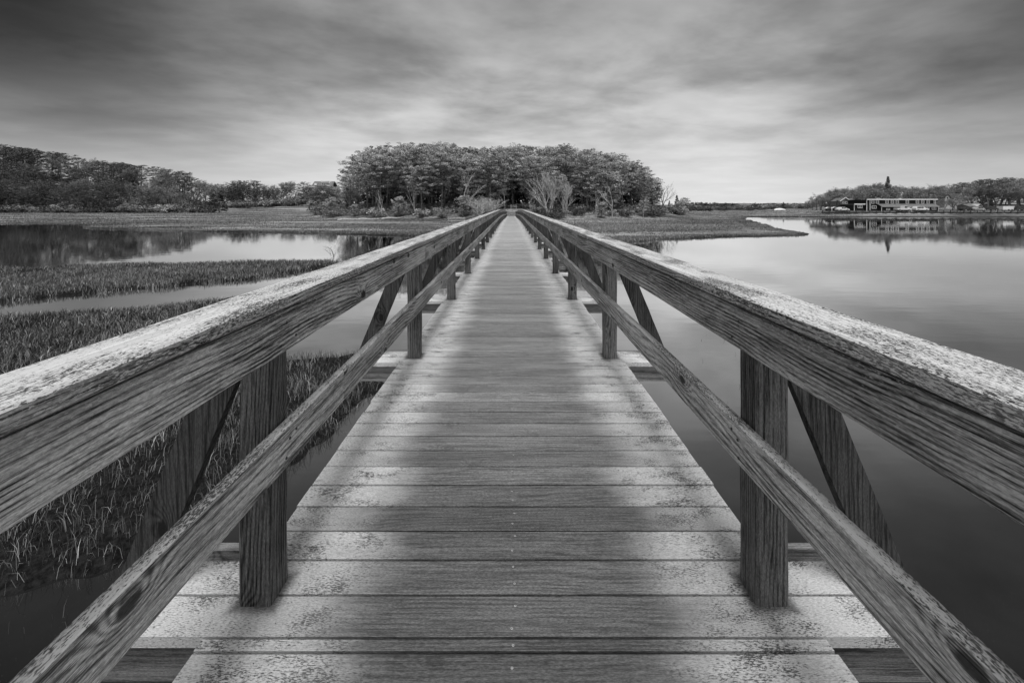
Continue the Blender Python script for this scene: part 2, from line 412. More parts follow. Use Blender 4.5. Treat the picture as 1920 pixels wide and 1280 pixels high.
# cheap tileless noise from random sine sheets
_k = [(rng.normal(0, 1, (2,)), rng.uniform(0, 6.28)) for _ in range(60)]
def fn(X, Y, sc, o=0, n=12):
    r = 0
    for i in range(n):
        k, p = _k[(i+o) % 60]; r = r+np.sin((X*k[0]+Y*k[1])*sc+p+1.3*np.sin((Y*k[0]-X*k[1])*sc*.6+p*2))
    return r/n*1.4
LPX = [-900, -300, 0, 60, 130, 200, 270, 340, 372, 400, 470, 560, 640]
LPY = [236, 258, 272, 279, 291, 303, 311, 322, 338, 342, 341, 334, 326]
def height(X, Y):
    sA = sdist(P_A, X, Y)+.42*fn(X, Y, 1.7, 3)+.20*fn(X, Y, 6, 9); sB = sdist(P_B, X, Y)+.75*fn(X*.6, Y, 1.3, 7)+.35*fn(X, Y, 4, 2)
    sC = sdist(P_C, X, Y)+np.clip(Y/150, .2, 1)*(1.6*fn(X*.6, Y, .45, 5)+1.8*fn(X*.6, Y, 1.1, 25))
    pud = sm(fn(X*.55, Y*1.5, 1.3, 33)+.5*fn(X, Y, 5, 41), .55, 1.0)
    pudf = sm(fn(X*.28, Y*1.3, .34, 35)+.45*fn(X, Y, 1.1, 43), .62, .95)*(Y < 150)*(np.abs(X) > 6)
    z = np.full(X.shape, -.45)
    z = np.maximum(z, -.45+.56*sm(sA, -.5, .35)+.05*fn(X, Y, 3, 11)*sm(sA, 0, 1)-.22*pud*sm(sA, -.3, .6))
    z = np.maximum(z, -.45+.58*sm(sB, -.5, .5)+.05*fn(X, Y, 2, 13)*sm(sB, 0, 1)-.20*pud*sm(sB, -.2, .6))
    zc = -.45+.62*sm(sC, -1.0, 1.2)+.10*sm(sC, 2, 8)*(1+fn(X, Y, .25, 15))+.04*fn(X, Y, 1.2, 4)*sm(sC, 0, 3)
    zc = zc-.38*pudf*sm(sC, -.5, 3)
    # a low causeway and island ground
    isl = 1-np.hypot((X+2)/62, (Y-130)/44)
    zc = zc+2.6*sm(isl, -.02, .34)*(sC > -1)
    path = np.exp(-(X/3.2)**2)*sm(Y, 78, 86)*sm(-Y, -112, -98)
    zc = zc+path*np.clip(1.45-zc, 0, 2)
    # left hill
    px = CX+X*F/np.maximum(Y, 1)
    top = np.interp(px, LPX, LPY); Hh = np.clip((HY-top)*250/F+CZ-13, 2, 60)
    zc = zc+(Hh-.4)*sm(Y, 188, 268)*sm(-px, -700, -560)*(sC > 0)
    # right bank and village ground
    rb_ = sm(px, 1380, 1480)*sm(X, 60, 90)
    zc = zc+rb_*(.42*sm(Y, 140, 146)+.9*sm(Y, 146.1, 147.6)+sm(px, 1540, 1640)*np.clip(Y-160, 0, 60)*.06)
    far = sm(Y, 320, 600); zc = zc+far*(1.5+3*sm(Y, 500, 900))
    return np.maximum(z, zc), sA, sB, sC
th = np.concatenate([np.linspace(-180, -72, 24)[:-1], np.linspace(-72, 72, 620), np.linspace(72, 180, 24)[1:-1]])*np.pi/180
ra = np.concatenate([[.5, 1.5], np.geomspace(2.4, 420, 470), np.geomspace(450, 4200, 26)])
TH, RA = np.meshgrid(th, ra, indexing='xy')
X = RA*np.sin(TH); Y = RA*np.cos(TH)
Z, sA, sB, sC = height(X, Y)
nt = len(th); nr = len(ra)
idx = np.arange(nt*nr).reshape(nr, nt)
a = idx[:-1, :]; b_ = idx[1:, :]
quads = np.stack([a, np.roll(a, -1, 1), np.roll(b_, -1, 1), b_], -1).reshape(-1, 4)[:, ::-1]
cen = nt*nr
verts = np.concatenate([np.stack([X.ravel(), Y.ravel(), Z.ravel()], 1), [[0, 0, -.45]]])
tri = np.stack([idx[0], np.full(nt, cen), np.roll(idx[0], -1)], -1)[:, ::-1]
flat = np.concatenate([quads.ravel(), tri.ravel()]); cnt = np.concatenate([np.full(len(quads), 4), np.full(len(tri), 3)])

m, N, b = new_mat('marsh_ground')
co = N.coord(); x, y, z = N.sep(co)
strk = N.noise(N.xyz(N.m('MULTIPLY', x, .035), N.m('MULTIPLY', y, .16), 0.0), 1.0, 6.0, .62)
fine = N.noise(co, 1.6, 6.0, .68)
fine2 = N.noise(co, 14.0, 5.0, .7)
t = N.m('ADD', N.m('MULTIPLY', N.ss(strk, .38, .66), .6), N.m('MULTIPLY', N.ss(fine, .36, .68), .4))
c = N.lerp(N.m('POWER', t, 1.3), .022, .46)
c = N.m('MULTIPLY', c, N.ss(fine2, .3, .62, .35, 1.25))
nearmud = N.ss(y, 22, 40)
c = N.lerp(nearmud, N.m('MULTIPLY', N.ss(fine2, .35, .7), .09), c)
wet = N.ss(z, .12, .24)                      # mud stays dark right at the waterline
c = N.m('MULTIPLY', c, N.m('ADD', .22, N.m('MULTIPLY', wet, .78)))
grey(N, b, c, .92, N.m('ADD', fine, N.m('MULTIPLY', fine2, .4)), .8, .12, spec=.2)
M['ground'] = m
g = link(bpy.data.objects.new('ground', np_mesh('ground', verts, flat, cnt, m))); tag(g, kind='structure')
g.data.polygons.foreach_set('use_smooth', [True]*len(g.data.polygons))

m, N, b = new_mat('calm_water')
co = N.coord(); x, y, z = N.sep(co)
rip = N.noise(N.xyz(N.m('MULTIPLY', x, .5), N.m('MULTIPLY', y, 1.4), 0.0), 1.0, 3.0, .5)
rip2 = N.noise(co, 5.0, 3.0, .6)
bmp = N.n.new('ShaderNodeBump'); bmp.inputs['Strength'].default_value = .06; bmp.inputs['Distance'].default_value = .05
N.l.new(N.m('ADD', rip, N.m('MULTIPLY', rip2, .12)), bmp.inputs['Height'])
spk = N.noise(co, 60.0, 3.0, .6); murk = N.noise(co, .9, 4.0, .6)
b.inputs['Specular IOR Level'].default_value = 0.0
grey(N, b, N.m('ADD', N.m('MULTIPLY', murk, .022), N.m('MULTIPLY', N.ss(spk, .66, .74), .05)), .9)
gl = N.n.new('ShaderNodeBsdfGlossy'); gl.inputs['Color'].default_value = (.96, .96, .96, 1)
N.set(gl.inputs['Roughness'], N.lerp(N.ss(N.noise(co, .07, 3.0, .5), .35, .65), .008, .05)); N.l.new(bmp.outputs[0], gl.inputs['Normal'])
lw = N.n.new('ShaderNodeLayerWeight'); lw.inputs[0].default_value = .5
mx = N.n.new('ShaderNodeMixShader'); N.l.new(N.ss(lw.outputs['Facing'], .34, .88, .015, 1.0), mx.inputs[0])
N.l.new(b.outputs[0], mx.inputs[1]); N.l.new(gl.outputs[0], mx.inputs[2])
N.l.new(mx.outputs[0], [n for n in N.n if n.bl_idname == 'ShaderNodeOutputMaterial'][0].inputs[0])
M['water'] = m
wv = [(-3500, -300, 0), (3500, -300, 0), (3500, 700, 0), (-3500, 700, 0)]
wme = bpy.data.meshes.new('water'); wme.from_pydata(wv, [], [(0, 1, 2, 3)]); wme.materials.append(m)
tag(link(bpy.data.objects.new('water', wme)), kind='structure')

# ------------------------------------------------------------------ marsh grass
def leaf_mat(name, lo, hi, rough=.75, trans=.15):
    m, N, b = new_mat(name); v = N.attr('shade')
    c = N.lerp(v, lo, hi); grey(N, b, c, rough, spec=.25)
    return m
M['grass'] = leaf_mat('marsh_grass_blades', .03, .72)
M['fargrass'] = leaf_mat('dry_marsh_grass', .04, .62)
def blades(name, gx, gy, gz, h, w, lean, shade, mat):
    n = len(gx); an = rng.uniform(0, 2*np.pi, n); la = rng.uniform(0, 2*np.pi, n)
    dx = np.cos(an)*w/2; dy = np.sin(an)*w/2; lx = np.cos(la)*lean*h; ly = np.sin(la)*lean*h
    V = np.zeros((n, 5, 3))
    V[:, 0] = np.stack([gx-dx, gy-dy, gz-.03], 1); V[:, 1] = np.stack([gx+dx, gy+dy, gz-.03], 1)
    V[:, 2] = np.stack([gx+dx*.75+lx*.35, gy+dy*.75+ly*.35, gz+h*.6], 1); V[:, 3] = np.stack([gx-dx*.75+lx*.35, gy-dy*.75+ly*.35, gz+h*.6], 1)
    V[:, 4] = np.stack([gx+lx, gy+ly, gz+h*(1-.3*lean)], 1)
    base = np.arange(n)[:, None]*5
    fl = np.concatenate([base+np.array([0, 1, 2, 3]), base+np.array([3, 2, 4])], 1).ravel()
    cn = np.tile([4, 3], n)
    me = np_mesh(name, V.reshape(-1, 3), fl, cn, mat, {'shade': np.repeat(shade, 5)})
    return link(bpy.data.objects.new(name, me))
def scatter(px0, px1, py0, py1, n, cap, bias=None):
    px = rng.uniform(px0, px1, n); py = rng.uniform(py0, py1, n)
    d = CZ*F/(py-HY); dens = n/((px1-px0)*(py1-py0))*(F*F*CZ/d**3)    # blades per m2 this sampling would give
    keep = rng.uniform(0, 1, n) < cap/np.maximum(dens, cap)
    px, d = px[keep], d[keep]; return (px-CX)*d/F, d
# near bank
gx, gy = scatter(-520, 800, 570, 1260, 1250000, 620)
z, sA_, sB_, sC_ = height(gx, gy)
cl = fn(gx, gy, 2.2, 21)+.6*fn(gx, gy, 6.5, 30)
ok = (z > -.10) & (sA_ > -.42) & (sB_ < -1) & (cl > -.62+.5*(z < .03)+rng.normal(0, .2, len(gx))) & (rng.uniform(0, 1, len(gx)) < np.where(sA_ < 0, .35, 1))
gx, gy, z, cl = gx[ok], gy[ok], z[ok], cl[ok]
d = np.hypot(gx, gy)
h = rng.uniform(.06, .24, len(gx))*(1+.45*cl)*np.where(rng.uniform(0, 1, len(gx)) < .04, 1.5, 1)
sh = np.clip(.22+.24*rng.normal(0, 1, len(gx))+.16*cl, 0, 1)**1.3
blades('near_marsh_grass', gx, gy, z, np.clip(h, .05, .6), np.maximum(.004, d*.0008), rng.uniform(.1, 1.0, len(gx)), sh, M['grass'])
tag(bpy.data.objects['near_marsh_grass'], 'short marsh grass covering the muddy bank beside the left railing', 'grass', kind='stuff')
# middle bank beyond the narrow channel
gx, gy = scatter(-420, 700, 486, 610, 420000, 700)
z, sA_, sB_, sC_ = height(gx, gy); cl = fn(gx, gy, 1.2, 21)+.6*fn(gx, gy, 4.5, 30)
ok = (sB_ > -.4) & (cl > -.35+rng.normal(0, .25, len(gx))) & (z > -.12)
gx, gy, z, cl = gx[ok], gy[ok], z[ok], cl[ok]; d = np.hypot(gx, gy)
blades('middle_marsh_grass', gx, gy, z, np.clip(rng.uniform(.05, .24, len(gx))*(1+.6*cl), .03, .5), np.maximum(.008, d*.0007), rng.uniform(.05, .6, len(gx)),
       np.clip(.32+.22*rng.normal(0, 1, len(gx))+.16*cl, 0, 1)**1.4, M['grass'])
tag(bpy.data.objects['middle_marsh_grass'], 'strip of marsh grass between the narrow channel and the large pool', 'grass', kind='stuff')
# far flats
gx, gy = scatter(-420, 1620, 396, 462, 420000, 90)
z, sA_, sB_, sC_ = height(gx, gy); cl = 1.2*fn(gx*.3, gy*1.3, .30, 21)+.5*fn(gx, gy, 1.3, 30)
ok = (sC_ > .0) & (cl > -.05+rng.normal(0, .3, len(gx))) & (z > .02) & (z < 1.6) & ~((np.abs(gx) < 1.7) & (gy < 90))
gx, gy, z, cl = gx[ok], gy[ok], z[ok], cl[ok]; d = np.hypot(gx, gy)
blades('far_marsh_grass', gx, gy, z, np.clip(rng.uniform(.05, .22, len(gx))*(1+.4*cl), .04, .5), np.maximum(.02, d*.0009), rng.uniform(.1, .8, len(gx)),
       np.clip(.22+.16*rng.normal(0, 1, len(gx))+.26*cl, 0, 1), M['fargrass'])
tag(bpy.data.objects['far_marsh_grass'], 'dried marsh grass spread over the tidal flats around the island', 'grass', kind='stuff')

# ------------------------------------------------------------------ trees
M['pine'] = leaf_mat('pine_needles', .03, .78)
M['pine_dark'] = leaf_mat('dark_foliage', .012, .20)
M['bud'] = leaf_mat('budding_twigs', .08, .40)
def bark_mat(name, lo, hi):
    m, N, b = new_mat(name); nz = N.noise(N.coord(), 3.0, 4.0, .6)
    grey(N, b, N.lerp(N.ss(nz, .3, .7), lo, hi), .85); return m
M['bark'] = bark_mat('grey_bark', .05, .20); M['pale_bark'] = bark_mat('bleached_bark', .30, .62); M['twig'] = bark_mat('twig_bark', .09, .22)
M['stem_dark'] = bark_mat('dark_bark', .02, .07)
def leaf_cloud(cents, radii, per, size, flat, r_, upb=.6, shade0=.50):
    """triangular leaf clusters in flattened clumps; returns verts, shade"""
    C = np.repeat(np.array(cents), per, 0); Rr = np.repeat(np.array(radii), per)
    n = len(C); v = r_.normal(0, 1, (n, 3)); v /= np.linalg.norm(v, axis=1)[:, None]
    v *= (r_.uniform(.35, 1, n)**.6)[:, None]; v[:, 2] *= flat
    P = C+v*Rr[:, None]
    nn = r_.normal(0, 1, (n, 3)); nn[:, 2] += upb*2*np.sign(r_.uniform(-.2, 1, n)); nn /= np.linalg.norm(nn, axis=1)[:, None]
    t1 = np.cross(nn, r_.normal(0, 1, (n, 3))); t1 /= np.linalg.norm(t1, axis=1)[:, None]; t2 = np.cross(nn, t1)
    s = size*r_.uniform(.6, 1.4, n)[:, None]
    V = np.stack([P-t1*s*.5-t2*s*.28, P+t1*s*.5-t2*s*.28, P+t2*s*.75], 1)
    sh = np.clip(np.repeat(r_.normal(shade0, .24, len(cents)), per)+r_.normal(0, .12, n), 0, 1)
    return V.reshape(-1, 3), np.repeat(sh, 3)
def cloud_mesh(name, V, sh, mat):
    n = len(V)//3
    return np_mesh(name, V, np.arange(n*3), np.full(n, 3), mat, {'shade': sh})
def pine_proto(k, H=14.0, low=.42, rad=3.3, per=20, mat='pine'):
    r_ = np.random.default_rng(100+k); mb = MB()
    bend = r_.uniform(-.5, .5, 2)
    def tp(t): return Vector((bend[0]*math.sin(t*2.6), bend[1]*math.sin(t*2.1), H*t))
    mb.tube([tp(t) for t in np.linspace(0, .97, 8)], [.24*(1-t*.85) for t in np.linspace(0, 1, 8)], 6)
    cents, radii = [], []
    nb = 44
    for i in range(nb):
        t = low+(1-low)*(i/(nb-1))**.9; q = (t-low)/(1-low)
        L = rad*(.55+.6*math.sin(min(1, q*1.15)*2.3))*(1 if q < .82 else 1-(q-.82)*3.6)*r_.uniform(.65, 1.1); L = max(L, .6)
        an = i*2.4+r_.uniform(-.4, .4); up = .1+.5*q
        b0 = tp(t*.97); dirv = Vector((math.cos(an), math.sin(an), up)).normalized()
        tip = b0+dirv*L
        mid = b0+dirv*L*.5+Vector((0, 0, -.12*L))
        mb.tube([b0, mid, tip], [.07, .045, .02], 3, cap=False)
        for j in range(max(2, int(L*1.9))):
            f = r_.uniform(.42, 1.05); side = r_.uniform(-.38, .38)*L
            pt = b0.lerp(tip, f)+Vector((-math.sin(an), math.cos(an), 0))*side*f+Vector((0, 0, r_.uniform(-.1, .3)))
            cents.append(tuple(pt)); radii.append(r_.uniform(.28, .82))
    for j in range(6):                                           # dead stubs on the bare trunk
        t = r_.uniform(.08, max(.1, low)); an = r_.uniform(0, 6.28); b0 = tp(t)
        mb.tube([b0, b0+Vector((math.cos(an)*1.0, math.sin(an)*1.0, .25))], [.035, .01], 3, cap=False)
    V, sh = leaf_cloud(cents, radii, int(per*2.5), .17, .48, r_, .85)
    return mb.mesh('trunk', M['bark']), cloud_mesh('crown', V, sh, M[mat])
def bare_proto(k, H=11.0, spread=.55, levels=5, bark='twig', bud=0, forks=1, r0=.16, budmat='bud', clear=.25):
    r_ = random.Random(500+k); mb = MB(); tw = MB(); cents = []
    def grow(p, d, L, r0_, lev):
        n = 3; pts = [p]; q = p.copy(); dd = d.copy()
        for i in range(n):
            dd = (dd+Vector((r_.uniform(-.16, .16), r_.uniform(-.16, .16), r_.uniform(-.05, .14)))).normalized(); q = q+dd*(L/n); pts.append(q.copy())
        r1 = r0_*.62
        (mb if lev < 3 else tw).tube(pts, [r0_+(r1-r0_)*i/n for i in range(n+1)], 5 if lev < 2 else 3, cap=False)
        if lev >= levels: cents.append(tuple(pts[-1])); return
        for c in range(3 if lev < levels-1 else 4):
            f = r_.uniform(.5, 1.0) if c else 1.0; idx_ = min(n, int(f*n)); b0 = pts[idx_]
            ax = Vector((r_.gauss(0, 1), r_.gauss(0, 1), r_.gauss(0, .5))).normalized()
            nd = (dd+ax*spread*(1.0 if c else .55)).normalized(); nd.z = abs(nd.z)*.9+.08; nd.normalize()
            grow(b0, nd, L*r_.uniform(.58, .80), r1*.85, lev+1)
    for f in range(forks):
        d = Vector((r_.uniform(-.3, .3)*(forks > 1), r_.uniform(-.2, .2)*(forks > 1), 1)).normalized()
        grow(Vector((f*.15, 0, -.1)), d, H*clear, r0, 0)
    top = max(v[2] for v in mb.v+tw.v); k_ = H/top
    mb.v = [(a*k_, b*k_, c*k_) for a, b, c in mb.v]; tw.v = [(a*k_, b*k_, c*k_) for a, b, c in tw.v]
    nt_ = len(tw.v); me = tw.mesh('crown', M[bark])
    if bud:
        rr_ = np.random.default_rng(k)
        V, sh = leaf_cloud([(a*k_, b*k_, c*k_) for a, b, c in cents], [.55]*len(cents), bud, .16, .9, rr_, .3, .5)
        n = len(V)//3; tw2 = MB(); V = V.tolist(); tw.v += [tuple(v) for v in V]
        tw.f += [(nt_+3*i, nt_+3*i+1, nt_+3*i+2) for i in range(n)]; tw.mi += [1]*n
        me = tw.mesh('crown', [M[bark], M[budmat]])
        a_ = me.attributes.new('shade', 'FLOAT', 'POINT'); a_.data.foreach_set('value', np.concatenate([np.full(nt_, .5), sh]).astype(np.float32))
    return mb.mesh('trunk', M[bark]), me
def cone_proto(k, H=8.0, rad=2.0, mat='pine_dark', pw=.8, nc=150):
    r_ = np.random.default_rng(900+k); mb = MB(); mb.tube([(0, 0, 0), (0, 0, H*.93)], [.14, .03], 6)
    cents, radii = [], []
    for i in range(nc):
        t = r_.uniform(.04, 1)**.9; an = r_.uniform(0, 6.28); rr_ = rad*(1-t)**pw*r_.uniform(.45, 1.08)
        cents.append((rr_*math.cos(an), rr_*math.sin(an), t*H)); radii.append(.25+.35*(1-t))
    V, sh = leaf_cloud(cents, radii, 24, .24, .6, r_, .4, .4)
    return mb.mesh('trunk', M['bark']), cloud_mesh('crown', V, sh, M[mat])
def shrub_proto(k, mat='bud'):
    r_ = np.random.default_rng(1300+k); mb = MB(); cents, radii = [], []
    for i in range(22):
        an = r_.uniform(0, 6.28); L = r_.uniform(.6, 1.5); up = r_.uniform(.7, 1.9)
        mb.tube([(0, 0, -.1), (math.cos(an)*L*.5, math.sin(an)*L*.5, up*.6), (math.cos(an)*L, math.sin(an)*L, up)], [.03, .02, .008], 3, cap=False)
        for f in (.6, 1): cents.append((math.cos(an)*L*f, math.sin(an)*L*f, up*f)); radii.append(.42)
    V, sh = leaf_cloud(cents, radii, 26, .15, .8, r_, .5, .45)
    return mb.mesh('stems', M['twig']), cloud_mesh('crown', V, sh, M[mat])
PINE = [pine_proto(k, low=[.24, .36, .42, .18, .30, .38][k], rad=[3.9, 3.6, 4.1, 3.8, 4.3, 3.5][k]) for k in range(6)]
LPINE = [pine_proto(20+k, H=7, low=.12, rad=2.4, per=16) for k in range(3)]
DPINE = [pine_proto(30+k, low=.10, rad=4.0, per=17, mat='pine_dark') for k in range(4)]
BARE = [bare_proto(k, bud=0, levels=5) for k in range(3)]
BUD = [bare_proto(10+k, H=11, bud=15, levels=5, spread=.75, clear=.2) for k in range(4)]
SNAG = [bare_proto(20+k, H=9, levels=3, bark='pale_bark', spread=.6, r0=.13, clear=.4) for k in range(3)]
PALE = [bare_proto(30, H=11, levels=5, bark='pale_bark', spread=.5, forks=4, r0=.15), bare_proto(31, H=5, levels=5, bark='pale_bark', spread=.9, forks=5, r0=.07)]
CONE = [cone_proto(0), cone_proto(1, rad=1.7, mat='pine'), cone_proto(2, rad=2.6, pw=.45)]
SHRUB = [shrub_proto(0), shrub_proto(1, 'pine'), shrub_proto(2, 'pine_dark')]
def hz_at(x, y): return float(height(np.array([float(x)]), np.array([float(y)]))[0][0])
def tree(proto, x, y, H, H0, label, cat='tree', group=None, name='pine_tree', wide=1.0, rz=None, z=None, parts=('trunk', 'crown')):
    z = hz_at(x, y) if z is None else z
    t = empty(name, (x, y, z-.05), random.uniform(0, 6.28) if rz is None else rz)
    s = H/H0; t.scale = (s*wide, s*wide, s)
    tag(t, label, cat, group)
    for nm, me in zip(parts, proto): link(bpy.data.objects.new(nm, me), t)
    return t
rt = random.Random(21)
TPX = [600, 620, 640, 652, 690, 740, 830, 900, 950, 1000, 1080, 1130, 1180, 1212, 1240, 1262, 1290]
TPY = [350, 334, 312, 298, 282, 276, 274, 284, 281, 276, 279, 288, 300, 326, 356, 378, 386]
# island pines
placed = []
tries = 0
while len(placed) < 150 and tries < 20000:
    tries += 1
    x = rt.uniform(-54, 48); y = rt.uniform(94, 164)
    if ((x+2.5)/46)**2+((y-129)/35)**2 > 1: continue
    if abs(x) < 3.2 and y < 112: continue
    if any((x-a)**2+(y-b)**2 < 4.4**2 for a, b in placed): continue
    placed.append((x, y))
for (x, y) in sorted(placed, key=lambda p: p[1]):
    px = CX+x*F/y; g0 = hz_at(x, y)
    topz = CZ+(HY-np.interp(px, TPX, TPY))*y/F
    Hh = (topz-g0)*rt.uniform(.82, 1.04)
    edge = ((x+3)/51)**2+((y-129)/35)**2
    front = edge > .72 and y < 125
    if front and rt.random() < .45: Hh *= rt.uniform(.5, .8)
    Hh = max(4.0, min(Hh, 21))
    zone = 'left flank' if px < 760 else ('right flank' if px > 1110 else ('part left of the bridge' if px < 958 else 'part right of the bridge'))
    row = 'outer row' if front else ('middle' if y < 135 else 'back')
    p = rt.choice(PINE if y < 126 else [PINE[0], PINE[3], DPINE[0], DPINE[1]]) if Hh > 9 else rt.choice(LPINE); H0 = 14 if Hh > 9 else 7
    tree(p, x, y, Hh, H0, 'silvery grey pine in the %s of the island wood, %s' % (row, zone), 'pine tree', 'pines on the island, %s, %s' % (row, zone), wide=rt.uniform(1.0, 1.4)*(1 if Hh < 13 else 14/Hh*1.05))
# young pines and shrubs along the island edge
for i in range(34):
    an = math.pi*(1.02+.96*i/33)+rt.uniform(-.03, .03)
    x = -3+math.cos(an)*rt.uniform(51, 55); y = 129+math.sin(an)*rt.uniform(36, 40)
    if abs(x) < 3.5: continue
    sd_ = 'left' if x < 0 else 'right'
    if i % 3 == 0: tree(rt.choice(LPINE), x, y, rt.uniform(2.5, 4.5), 7, 'low young pine at the island edge %s of the bridge' % sd_, 'pine tree', 'young pines at the island edge %s of the bridge' % sd_, name='young_pine')
    else:
        s_ = rt.uniform(1.2, 2.4)
        tree(rt.choice(SHRUB), x, y, s_, 1.9, 'low leafy shrub on the island edge %s of the bridge' % sd_, 'shrub', 'shrubs on the island edge %s of the bridge' % sd_, name='shrub', wide=1.5, parts=('stems', 'crown'))
for i in range(30):
    x = rt.uniform(-34, 36); y = rt.uniform(93.5, 101)+abs(x)*.18
    if abs(x) < 3.0: continue
    sd_ = 'left' if x < 0 else 'right'
    tree(rt.choice(SHRUB[:2]), x, y, rt.uniform(.9, 1.9), 1.9, 'scrubby undergrowth bush below the pines %s of the bridge' % sd_, 'bush', 'bushes below the pines %s of the bridge' % sd_, name='bush', wide=1.6, parts=('stems', 'crown'))
def T(proto, px, d, ytop, H0, label, cat, name, wide=1.0, **k):
    x = (px-CX)*d/F; g0 = hz_at(x, d); tz = CZ+(HY-ytop)*d/F
    return tree(proto, x, d, max(tz-g0, .8), H0, label, cat, None, name, wide, **k)
T(PALE[0], 1026, 92, 312, 11, 'large pale bare tree with many upright forks just right of the bridge end', 'bare tree', 'bare_tree', 1.1, rz=.3)
T(PALE[0], 1060, 94, 330, 11, 'smaller pale bare tree just right of the large forked bare tree', 'bare tree', 'bare_tree', 1.0, rz=2.3)
T(PALE[1], 897, 88, 362, 5, 'wide low bleached bare bush left of the bridge end', 'bare bush', 'bare_bush', 1.7, rz=1.0)
T(PALE[1], 925, 90, 364, 5, 'bleached bare bush closest to the left railing end', 'bare bush', 'bare_bush', 1.5, rz=2.2)
T(SNAG[0], 868, 93, 320, 9, 'tall thin dead white tree left of the bleached bushes', 'dead tree', 'dead_tree', .9, rz=.2)
T(SNAG[1], 717, 94, 348, 9, 'pale twisted dead tree on the left bank of the island', 'dead tree', 'dead_tree', .8, rz=1.2)
T(SNAG[2], 778, 96, 335, 9, 'pale dead trunk under the pines between the left bank and the rail fence', 'dead tree', 'dead_tree', .8, rz=2.2)
T(SNAG[1], 1117, 92, 350, 9, 'pale dead trunk in front of the dark pines on the right of the island', 'dead tree', 'dead_tree', .8, rz=3.2)
T(SNAG[0], 1148, 95, 345, 9, 'pale forked dead tree near the right end of the island shore', 'dead tree', 'dead_tree', 1.0, rz=4.2)
T(SNAG[2], 1206, 98, 362, 9, 'short pale dead trunk at the far right shore of the island', 'dead tree', 'dead_tree', .8, rz=.9)
T(SNAG[2], 992, 90, 360, 9, 'short broken pale snag beside the right railing end', 'dead tree', 'dead_tree', .9, rz=5.2)
T(SNAG[0], 947, 97, 345, 9, 'thin pale trunk in the dark gap behind the bridge end', 'dead tree', 'dead_tree', .6, rz=2.9)
T(CONE[1], 1269, 112, 366, 8, 'small conical conifer standing alone off the right end of the island', 'conifer', 'conifer', 1.05)
T(CONE[1], 1255, 110, 376, 8, 'smaller conifer between the lone conical one and the island wood', 'conifer', 'conifer', 1.05)
T(BARE[0], 1243, 112, 340, 11, 'bare fuzzy tree leaning out at the right end of the island wood', 'bare tree', 'bare_tree', 1.1)
T(BARE[1], 1215, 118, 318, 11, 'bare round topped tree above the right end of the island wood', 'bare tree', 'bare_tree', 1.0)
# left hill wood
pl = []; tries = 0
while len(pl) < 175 and tries < 20000:
    tries += 1
    px = rt.uniform(-260, 385); y = rt.uniform(190, 262)
    x = (px-CX)*y/F
    if any((x-a)**2+(y-b)**2 < 5.0**2 for a, b, _ in pl): continue
    pl.append((x, y, px))
for (x, y, px) in sorted(pl, key=lambda p: p[1]):
    g0 = hz_at(x, y); topz = CZ+(HY-np.interp(px, LPX, LPY))*y/F
    full = topz-g0; Hh = rt.uniform(9, 15) if y < 236 else rt.uniform(15, 19)
    Hh = min(Hh, full*rt.uniform(.92, 1.03)); Hh = max(Hh, 4)
    fr = 'front edge' if y < 206 else 'slope'
    if px > 250 and rt.random() < .66 or rt.random() < .30:
        tree(rt.choice(BARE+BUD), x, y, Hh, 11, 'bare grey tree in the wood on the left shore, %s' % fr, 'bare tree', 'bare trees on the left shore, %s' % fr, 'bare_tree', 1.0)
    else:
        tree(rt.choice(DPINE), x, y, Hh, 14, 'dark pine in the wood on the left shore, %s' % fr, 'pine tree', 'dark pines on the left shore, %s' % fr, wide=rt.uniform(1.1, 1.5))
for i in range(26):
    px = -100+i*20+rt.uniform(-6, 6); y = rt.uniform(184, 192)
    tree(rt.choice(SHRUB), (px-CX)*y/F, y, rt.uniform(2.0, 4.0), 1.9, 'low bush at the foot of the wood on the left shore', 'bush', 'bushes at the foot of the left shore wood', 'bush', 1.5, parts=('stems', 'crown'))
T(CONE[2], 411, 190, 361, 8, 'dark rounded cedar at the right end of the left shore wood', 'cedar', 'cedar_tree', 1.25)
T(CONE[2], 400, 193, 364, 8, 'second dark cedar half hidden beside the rounded one', 'cedar', 'cedar_tree', 1.1)
for i, (px_, dd_, yt_) in enumerate(((582, 246, 354), (590, 250, 356), (598, 247, 358), (606, 251, 359), (614, 248, 357.5), (622, 252, 352), (594, 242, 362), (610, 240, 362), (576, 250, 349), (628, 256, 344))):
    x_ = (px_-CX)*dd_/F; g_0 = hz_at(x_, dd_)
    tree(DPINE[i % 4] if i % 3 else BUD[i % 4], x_, dd_, max(2.0, CZ+(HY-yt_-3)*dd_/F-g_0), 14 if i % 3 else 11, 'tree screening the lower storey of the white hillside house', 'tree', 'trees in front of the hillside house', 'tree', 2.0)
